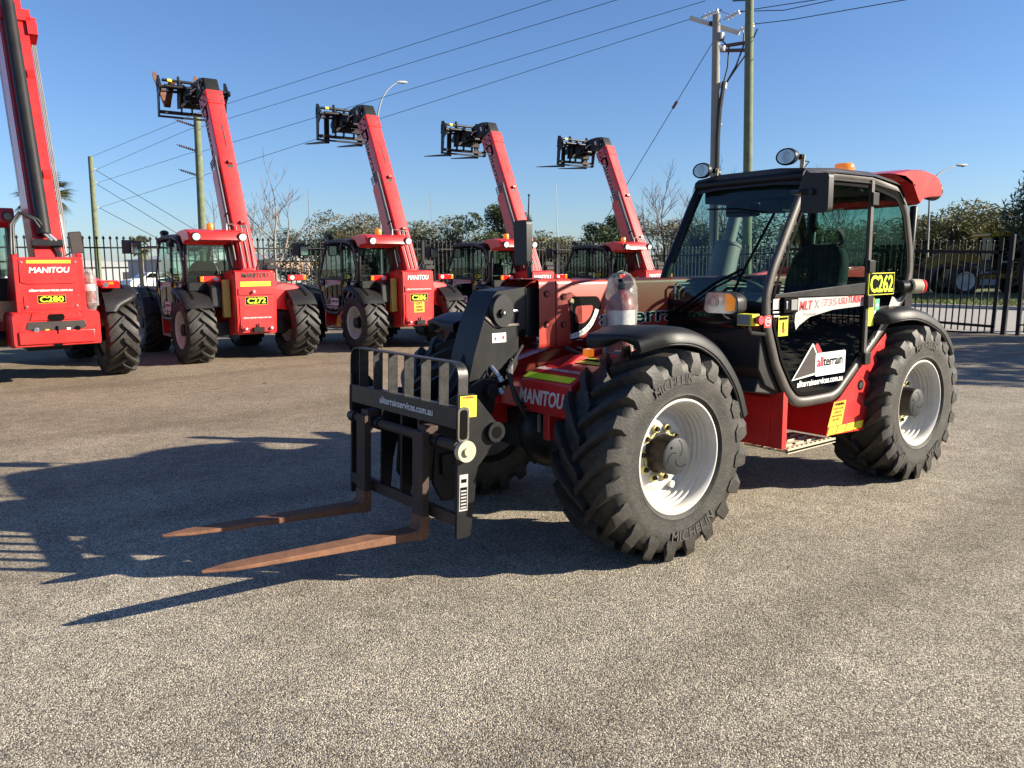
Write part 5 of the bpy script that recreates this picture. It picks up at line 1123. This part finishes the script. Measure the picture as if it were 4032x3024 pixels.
for q_, (x_, y_, h_, w_) in enumerate(((-19.5,7.0,6.2,6.5),(-19.0,12.0,6.6,6.5),(-20.5,2.6,4.2,3.6))): T((x_,y_,0), h_, w_, ('dark tree past the right edge shading the yard by the fence','taller dark tree past the right edge shading the yard','small dark tree beyond the fence past the right edge')[q_], 'leaf_dark', 9000, .16, .15, 40+q_, 22, .2)
def bare_tree(loc, h, label, seed, spread=.5, mat='pale_bark', depth=6):
    rd = random.Random(seed); t = empty('bare_tree', loc); tag(t, label, 'tree', 'leafless winter trees'); a = M().mat(mat); b = M().mat('twig')
    def br(p, d, L, r, lv):
        q = p+d*L*.5+Vector((rd.uniform(-1,1),rd.uniform(-1,1),rd.uniform(-.5,.5)))*L*.06; e = p+d*L
        (a if lv > 3 else b).tube([p, q, e], [r, r*.85, r*.66], 6 if lv > 3 else 3, caps=False)
        if lv == 0: return
        for k in range(3 if lv > 3 else rd.choice((2,3,3))):
            ax = Vector((rd.uniform(-1,1),rd.uniform(-1,1),rd.uniform(-.15,.5))).normalized(); nd = (d*(1.0 if k == 0 else .72)+ax*spread*(0.35 if k == 0 else 1.0)+Vector((0,0,.16))).normalized()
            br(p+(e-p)*(1 if k == 0 else rd.uniform(.45,.98)), nd, L*(rd.uniform(.72,.86) if k == 0 else rd.uniform(.52,.78)), max(.008, r*(.68 if k == 0 else .55)), lv-1)
    br(Vector((0,0,0)), Vector((0,0,1)), h*.27, h*.014, depth); a.build('trunk', t, smooth=60); b.build('crown', t, smooth=0); return t
bare_tree((-12.9,-37.0,0), 7.7, 'leafless tree right behind the raised boom of the C272 telehandler', 12, .80)
bare_tree((-11.9,-42.7,0), 5.8, 'smaller leafless tree left of the C272 boom', 8, .65, depth=5)
bare_tree((-31.6,-27.2,0), 7.4, 'leafless tree right of the farthest raised boom', 21, .7)
bare_tree((-33.8,-24.6,0), 7.6, 'leafless tree behind the left work light of the nearest cab', 24, .7)
bare_tree((-36.5,-19.8,0), 7.2, 'leafless tree seen through the nearest cab door window', 31, .75)
def palm(loc, h, r, label, seed, n=110):
    rd = random.Random(seed); t = empty('palm_tree', loc); tag(t, label, 'palm tree', 'palm trees'); m = M().mat('bark'); m.tube([(0,0,-.1),(.05,0,h*.5),(0,.05,h)], [.24,.19,.17], 10); m.build('trunk', t)
    c = M().mat('leaf_palm')
    for i in range(n):
        a = rd.uniform(0, 6.283); el = rd.uniform(-1.1, 1.3); L = r*rd.uniform(.75, 1.1); d = Vector((math.cos(a)*math.cos(el), math.sin(a)*math.cos(el), math.sin(el))); sd_ = Vector((-math.sin(a), math.cos(a), 0)); p0 = Vector((0,0,h)); hub = p0+d*L*.45
        c.tube([p0, p0+d*L*.25, hub], [.02,.014,.01], 3, caps=False)
        for k in range(15):
            b = (k-7)/7*1.25; dd = (d*math.cos(b)+sd_*math.sin(b)).normalized(); ll = L*.58*(1-.25*abs(b)); e = hub+dd*ll+Vector((0,0,-.22*ll)); w_ = (sd_*math.cos(b)-d*math.sin(b))*.042; mid = hub+dd*ll*.55
            c.add([hub, mid+w_, e, mid-w_], [(0,1,2,3)])
    c.build('crown', t, smooth=0); return t
palm((-4.3,-48.0,0), 5.8, 1.75, 'palm tree behind the thick boom at the left edge', 2)
palm((-14.7,-71.0,0), 3.6, 1.3, 'small distant palm seen past the C272 cab', 3, 26)
def frond_bush():
    t = empty('palm_bush', (-19.2,-4.1,0)); tag(t, 'drooping palm fronds hanging over the gate post at the right edge', 'palm'); c = M().mat('leaf_palm'); rd = random.Random(9)
    M().mat('bark').tube([(-.6,2.0,-.1),(-.5,1.9,1.4),(-.4,1.8,2.6)], [.22,.18,.15], 9).build('trunk', t)
    for i in range(26):
        a = rd.uniform(0, 6.283); L = rd.uniform(1.5, 2.4); p = Vector((-.4,1.8,2.55)); pts = [p+Vector((math.cos(a),math.sin(a),0))*L*s+Vector((0,0,(.75*s-1.25*s*s)*L*rd.uniform(.6,.8))) for s in (0,.2,.4,.6,.8,1)]
        c.tube(pts, [.02,.017,.013,.01,.007,.004], 3, caps=False)
        for j in range(1, 26):
            s = j/26*5; q = int(s); f_ = s-q; P = Vector(pts[q]).lerp(Vector(pts[min(5,q+1)]), f_); dr = (Vector(pts[min(5,q+1)])-Vector(pts[q])).normalized(); sd_ = dr.cross(Vector((0,0,1))).normalized()
            for s_ in (1,-1): e = P+sd_*s_*.20+dr*.18+Vector((0,0,-.16)); w_ = dr*.014; c.add([P-w_, P+w_, e], [(0,1,2)])
    c.build('crown', t, smooth=0)
frond_bush()

# ---- poles, wires, lamps
def utility_pole(base, top, r, mat, label):
    o = empty('utility_pole', base); tag(o, label, 'utility pole', 'power poles'); b, t = Vector((0,0,-.2)), Vector(top)-Vector(base); M().mat(mat).tube([b, t*.33, t*.66, t], [r*1.15,r*1.06,r*.97,r*.88], 18).build('pole', o); return o
def local(o, p): return Vector(p)-Vector(o.location)
def insulator(o, p, q, r=.09, n=4, mat='porcelain', name='insulator'):
    p, q = local(o, p), local(o, q); d = (q-p); m = M().mat(mat)
    for i in range(n):
        a = p+d*((i+.1)/n); b_ = p+d*((i+.75)/n); m.tube([a, a+(b_-a)*.2, a+(b_-a)*.8, b_], [r*.6,r,r,r*.6], 10)
    m.mat('cable').tube([p-d*.12, q+d*.12], .018, 6); return m.build(name, o)
pA = utility_pole((-9.56,-62.3,0), (-9.64,-62.24,9.77), .19, 'pole_green', 'thin green pole furthest left behind the fence')
pB = utility_pole((-10.99,-42.5,0), (-11.11,-42.4,9.99), .20, 'pole_green', 'green wooden pole under the black head of the C272 boom')
pG = utility_pole((-22.94,-16.93,0), (-22.84,-17.01,11.08), .165, 'pole_concrete', 'grey pole with white crossarm and black cables above the nearest cab')
pN = utility_pole((-21.38,-14.17,0), (-21.10,-14.33,15.2), .150, 'pole_green', 'tall green pole right of the grey pole, running out of the top')
for z in (8.92, 7.97, 6.2): 
    insulator(pA, (-9.72,-62.24,z), (-10.15,-62.9,z+.02), .05, 5, 'shed_grey')
for z in (9.3, 8.0, 6.7):
    insulator(pB, (-11.05,-42.45,z), (-10.2,-42.9,z+.32), .07, 9, 'brown_insulator'); 
m = M().mat('wood_pale').bar(local(pG,(-22.69,-18.19,11.22)), local(pG,(-23.73,-16.6,10.46)), .14, .15); m.mat('cable').bar(local(pG,(-23.1,-17.55,10.93)), local(pG,(-23.25,-17.3,10.82)), .15, .16); m.build('crossarm', pG)
insulator(pG, (-22.95,-17.75,11.20), (-23.15,-17.10,11.32)); insulator(pG, (-23.30,-16.95,11.0), (-23.45,-16.35,11.15)); insulator(pG, (-23.70,-16.55,10.55), (-23.80,-15.95,10.66))
m = M().mat('cable')
for pts, r_ in ((((-23.2,-17.0,10.2),(-23.3,-16.75,9.9),(-23.32,-16.8,9.2),(-23.15,-16.9,8.4)),.03),(((-23.75,-16.4,10.4),(-23.6,-16.3,9.9),(-23.45,-16.5,9.2),(-23.15,-16.85,8.4)),.035),(((-23.9,-15.9,10.5),(-23.75,-16.2,9.7),(-23.5,-16.45,9.2),(-23.15,-16.85,8.4)),.03),(((-23.0,-16.70,8.6),(-22.88,-16.76,7.6),(-22.80,-16.76,6.6),(-22.80,-16.76,3.0),(-22.80,-16.76,0)),.085)): m.tube([local(pG,p) for p in pts], r_, 7)
m.build('service_cable', pG)
m = M().mat('brown_insulator'); 
for p, q in (((-23.1,-16.95,9.95),(-23.75,-16.2,10.05)),((-23.1,-16.95,9.8),(-23.8,-16.1,9.75))): m.tube([local(pG,p), local(pG,q)], .07, 8)
m.mat('porcelain').box(-.3,-.1,-.05,.15,9.75,9.95).box(-.28,.0,.0,.2,8.38,8.6); m.mat('galvanised').lathe([(.19,7.0),(.19,7.05)], n=16, ax='z').lathe([(.195,10.15),(.195,10.4)], n=16, ax='z').lathe([(.20,5.2),(.20,5.24)], n=16, ax='z'); m.build('fuse_bracket', pG)
m = M().mat('cable').bar(local(pN,(-22.39,-15.87,11.25)), local(pN,(-21.30,-14.32,10.70)), .10, .10); m.mat('porcelain').cyl(local(pN,(-21.4,-13.95,11.0)), local(pN,(-21.4,-13.85,11.0)), .06, 10); m.build('crossarm', pN)
def wire(pts, label, r_=.012, grp='overhead power lines'):
    o = M().mat('cable').tube(pts, r_, 5).build('power_line', None, loc=tuple(pts[0])); tag(o, label, 'power line', grp)
def ext(p, q, k): p, q = Vector(p), Vector(q); return tuple(p+(q-p)*k)
W3 = ((-9.64,-62.3,9.7),(-9.72,-62.3,8.92),(-9.72,-62.3,7.97),(-9.72,-62.3,6.2))
wire([(-9.7,-62.3,9.75),(-11.1,-42.4,9.98),(-19.15,-22.39,12.28),ext((-11.1,-42.4,9.98),(-19.15,-22.39,12.28),1.4)], 'topmost power line crossing the sky above the parked booms')
wire([(-10.1,-63.0,8.94),(-11.0,-43.4,9.30),(-11.4,-42.6,9.35),(-19.0,-18.49,11.3),ext((-11.3,-43.1,9.32),(-19.0,-18.49,11.3),1.35)], 'second power line from the top, passing over the C286 boom head')
wire([(-10.1,-63.0,7.99),(-10.95,-43.4,8.02),(-11.37,-42.6,8.05),(-22.9,-17.6,11.74)], 'third power line from the top, leaving the frame beside the grey pole')
wire([(-10.1,-63.0,6.22),(-10.95,-43.4,6.66),(-11.29,-42.6,6.75),(-22.76,-18.13,11.19)], 'lowest power line ending on the white crossarm of the grey pole')
wire([(-23.15,-17.1,11.3),(-23.62,-17.0,11.21),(-23.74,-16.09,11.2),(-23.77,-13.47,10.9),ext((-23.74,-16.09,11.2),(-23.77,-13.47,10.9),4)], 'upper power line running right from the grey pole', .016)
wire([(-23.45,-16.35,11.15),(-23.81,-14.7,10.86),(-23.35,-12.45,10.58),ext((-23.81,-14.7,10.86),(-23.35,-12.45,10.58),4)], 'middle power line running right from the grey pole', .016)
wire([(-23.80,-15.95,10.66),(-23.99,-14.49,10.51),(-24.26,-10.41,10.24),ext((-23.99,-14.49,10.51),(-24.26,-10.41,10.24),3)], 'lowest power line running right from the crossarm end', .016)
wire([(-23.0,-17.1,10.37),(-23.0,-21.93,5.04),ext((-23.0,-17.1,10.37),(-23.0,-21.93,5.04),1.9)], 'slanting guy wire descending left from the grey pole', .014)
m = M().mat('brown_insulator').tube([ext((-23.0,-17.1,10.37),(-23.0,-21.93,5.04),.40), ext((-23.0,-17.1,10.37),(-23.0,-21.93,5.04),.445)], .06, 8); tag(m.build('guy_insulator', None, loc=(-23.0,-19.1,8.2)), 'dark insulator midway along the slanting guy wire', 'insulator')
for i, (a, b_) in enumerate((((-10.1,-63.0,8.9),(-18.0,-55,2.2)),((-10.1,-63.0,7.9),(-17.5,-56,1.6)),((-10.1,-62.9,6.2),(-16.5,-57,1.6)))):
    wire([a, ext(a, b_, .5), b_], ('upper', 'middle', 'lower')[i]+' thin line sloping down right from the far left pole', .02, 'sloping far lines')
def lamp(base, top, mid, end, label, r_=.055):
    o = empty('street_lamp', base); tag(o, label, 'street lamp', 'street lamps'); b = Vector(base); m = M().mat('galvanised'); T_, Mi, E_ = Vector(top)-b, Vector(mid)-b, Vector(end)-b
    path = [Vector((0,0,0)), T_*.5, T_*.93]; P0, P1, P2 = T_*.93, T_+(T_.normalized())*(E_-T_).z*.55, E_
    for k in range(1, 9): t = k/8; path.append(P0*(1-t)**2+P1*2*t*(1-t)+P2*t*t)
    m.tube(path, [r_*1.5, r_*1.2, r_]+[r_*(.95-.05*k) for k in range(8)], 10); m.build('pole', o); d = (path[-1]-path[-2]); d.z = max(d.z*.2, 0); d.normalize()
    h = M().mat('shed_grey'); h.tube([path[-1]-d*.1, path[-1]+d*.12, path[-1]+d*.5, path[-1]+d*.72], [.05,.12,.13,.04], 10, sq=.6); h.mat('lens').ball(tuple(path[-1]+d*.38-Vector((0,0,.05))), .10, 10, (1,1,.6)); h.build('lamp_head', o)
lamp((-18.77,-36.46,0), (-18.82,-36.43,10.0), (-19.26,-37.2,11), (-20.3,-36.7,11.75), 'tall street lamp rising behind the C286 boom head', .045)
lamp((-21.5,-53.2,0), (-21.63,-53.12,3.5), (-21.9,-53.2,4.2), (-22.15,-53.1,4.55), 'short distant street lamp between the first two parked telehandlers', .05)
lamp((-42.43,-17.81,0), (-42.32,-17.89,5.9), (-42.9,-18.2,6.5), (-44.2,-17.35,6.9), 'slim street lamp right of the nearest cab', .05)
for p, t, l_ in (((-40.23,-64.7,0),(-39.96,-64.92,9.2),'thin mast left of the C287 telehandler'),((-49.83,-57.2,0),(-49.6,-57.33,9.5),'thin mast between the two farthest booms'),((-21.6,-52.0,0),(-21.6,-52,7.2),'thin mast beside the short distant street lamp')):
    q = Vector(t)-Vector(p); o = M().mat('galvanised').tube([(0,0,0), q*.6, q*.6, q], [.07,.05,.03,.02], 6).build('antenna_mast'); o.location = p; tag(o, l_, 'mast', 'thin distant masts')

# ---- far buildings and cars across the street on the left
def shed(loc, w_, d_, h, mat, label, rz=0, win=3):
    o = empty('industrial_building', loc, rz); tag(o, label, 'building', 'distant buildings'); m = M().mat(mat).box(-w_/2,w_/2,-d_/2,d_/2,0,h); m.build('wall', o, smooth=0)
    M().mat('shed_grey').prism([(-w_/2-.3,h),(w_/2+.3,h),(w_/2+.3,h+.15),(0,h+.9),(-w_/2-.3,h+.15)], -d_/2-.3, d_/2+.3).build('roof', o, smooth=0)
    for i in range(win): x = -w_/2+w_*(i+.5)/win; M().mat('interior').box(x-w_/win*.3,x+w_/win*.3,d_/2,d_/2+.05,h*.25,h*.7).build('window', o, smooth=0)
    return o
shed((-14,-108,0), 26, 12, 2.0, 'shed_white', 'long pale shed seen between the C280 and C272 telehandlers')
shed((-26,-92,0), 12, 9, 2.6, 'shed_white', 'pale gabled shed beside the small distant palm', R(15), 2)
shed((-32,-84,0), 9, 8, 2.4, 'wall_brick', 'low brick building between the first two parked telehandlers', R(20), 2)
shed((-58,-17,0), 10, 8, 3.3, 'shed_grey', 'grey building behind the yellow loader', R(60), 3)
shed((8,-90,0), 20, 12, 2.6, 'shed_grey', 'grey shed at the far left behind the big boom', 0, 3)
shed((-37,25,0), 12, 26, 5.2, 'wall_brick', 'brick building beyond the right edge of the yard', 0, 3)

# ---- wheel loader beyond the gate
def loader():
    r = empty('wheel_loader', (-39.8,-14.1,0), math.atan2(-2.35,2.9)); tag(r, 'yellow wheel loader with orange roof parked behind the gate bars', 'wheel loader')
    b = M().mat('yellow_machine'); b.prism([(-3.6,.8),(-3.7,1.5),(-3.4,1.85),(-1.7,1.95),(-1.4,1.1),(.2,1.0),(.7,1.3),(1.3,1.3),(1.5,.8)], -.75, .75); b.build('body', r, bevel=.05)
    c = M().mat('black_paint'); c.box(-1.9,-.35,-.72,.72,1.2,1.75); 
    for x, y in ((-1.85,-.68),(-1.85,.68),(-.35,-.68),(-.35,.68)): c.box(x-.05,x+.05,y-.05,y+.05,1.7,2.85)
    c.build('cab_frame', r, bevel=.02); M().mat('glass_dark').box(-1.8,-.40,-.66,.66,1.75,2.82).build('cab_window', r, smooth=0)
    M().mat('amber_yellow').prism(rounded([(-2.25,2.84),(-2.2,2.98),(-1.2,3.05),(-.15,3.0),(.0,2.9),(-.1,2.84)], .05, 3), -.88, .88).build('roof', r, bevel=.03)
    a = M().mat('yellow_machine'); 
    for y in (-.45,.45): a.bar((.1,y,1.75),(1.6,y,1.9),.14,.34); a.bar((1.5,y,1.95),(3.2,y,1.15),.14,.30); a.bar((.3,y,1.2),(1.7,y,1.7),.10,.16)
    a.bar((1.2,0,2.25),(2.6,0,1.7),.18,.22); a.bar((1.0,0,1.6),(1.4,0,2.4),.16,.2); a.build('loader_arm', r)
    M().mat('dark_rust').prism([(2.9,.25),(4.1,.15),(4.15,.25),(3.2,.5),(3.1,1.2),(3.5,1.5),(3.4,1.55),(2.9,1.25)], -1.25, 1.25).build('bucket', r)
    for x in (1.15,-2.3):
        for s in (1,-1):
            w_ = M().mat('rim_white').lathe([(0,.22*s),(.22,.22*s),(.32,.18*s),(.42,.25*s),(.46,.25*s)], n=28).build('wheel', r); w_.location = (x,.95*s,.72); M().mat('rubber').lathe([(.44,-.22),(.60,-.26),(.70,-.22),(.74,-.1),(.74,.1),(.70,.22),(.60,.26),(.44,.22)], n=32).build('tyre', w_)
    l_ = M().mat('interior_grey')
    for k in range(4): l_.box(-1.5,-1.0,.85,.90,.55+.28*k,.60+.28*k)
    l_.box(-1.52,-1.48,.85,.9,.5,1.5).box(-1.02,-.98,.85,.9,.5,1.5); l_.build('ladder', r)
    M().mat('shed_white').rect((-1.1,.73,1.62),(-1,0,0),(0,0,1),.9,.10,.002).build('side_decal', r, smooth=0)
loader()
def far_car(loc, rz, mat, label):
    r = empty('parked_car', loc, rz); tag(r, label, 'car', 'far parked cars'); b = M().mat(mat); pr = [(-2.2,.35),(-2.25,.75),(-2.1,.95),(-1.3,1.0),(-.7,1.42),(.6,1.45),(1.2,1.0),(2.0,.88),(2.2,.7),(2.2,.35)]
    b.prism(rounded(pr, .12, 3), -.85, .85); b.build('body', r, bevel=.06); M().mat('glass_dark').prism([(-1.15,1.02),(-.68,1.37),(.55,1.40),(1.02,1.02)], -.86, .86).build('window', r, smooth=0)
    for x in (-1.35,1.35):
        for s in (1,-1): w_ = M().mat('rim_white').lathe([(0,.10*s),(.19,.10*s),(.21,.09*s)], n=16).build('wheel', r); w_.location = (x,.78*s,.32); M().mat('rubber').lathe([(.2,-.1),(.31,-.1),(.32,0),(.31,.1),(.2,.1)], n=20).build('tyre', w_)
far_car((-14.2,-66,0), R(12), 'white', 'white car far behind the fence left of the C272 cab'); far_car((-25.5,-66,0), R(-5), 'shed_grey', 'grey car far behind the fence right of the C272 telehandler')
# leaves lying on the yard
for i, (x, y, rz) in enumerate(((-1.75,-9.9,.3),(-2.95,-9.7,1.2),(-.9,-7.6,2.0),(-5.1,-9.6,.7))):
    o = M().mat('dry_leaf').add([(-.05,0,.004),(-.01,.03,.018),(.06,.01,.006),(.01,-.03,.02),(0,0,.01)], [(0,3,4),(3,2,4),(2,1,4),(1,0,4)]).build('dry_leaf', None, smooth=0); o.location = (x, y, gz(x,y)); o.rotation_euler = (0,0,rz); tag(o, 'brown dry leaf lying on the asphalt near the parked row', 'leaf', 'dry leaves on the asphalt')
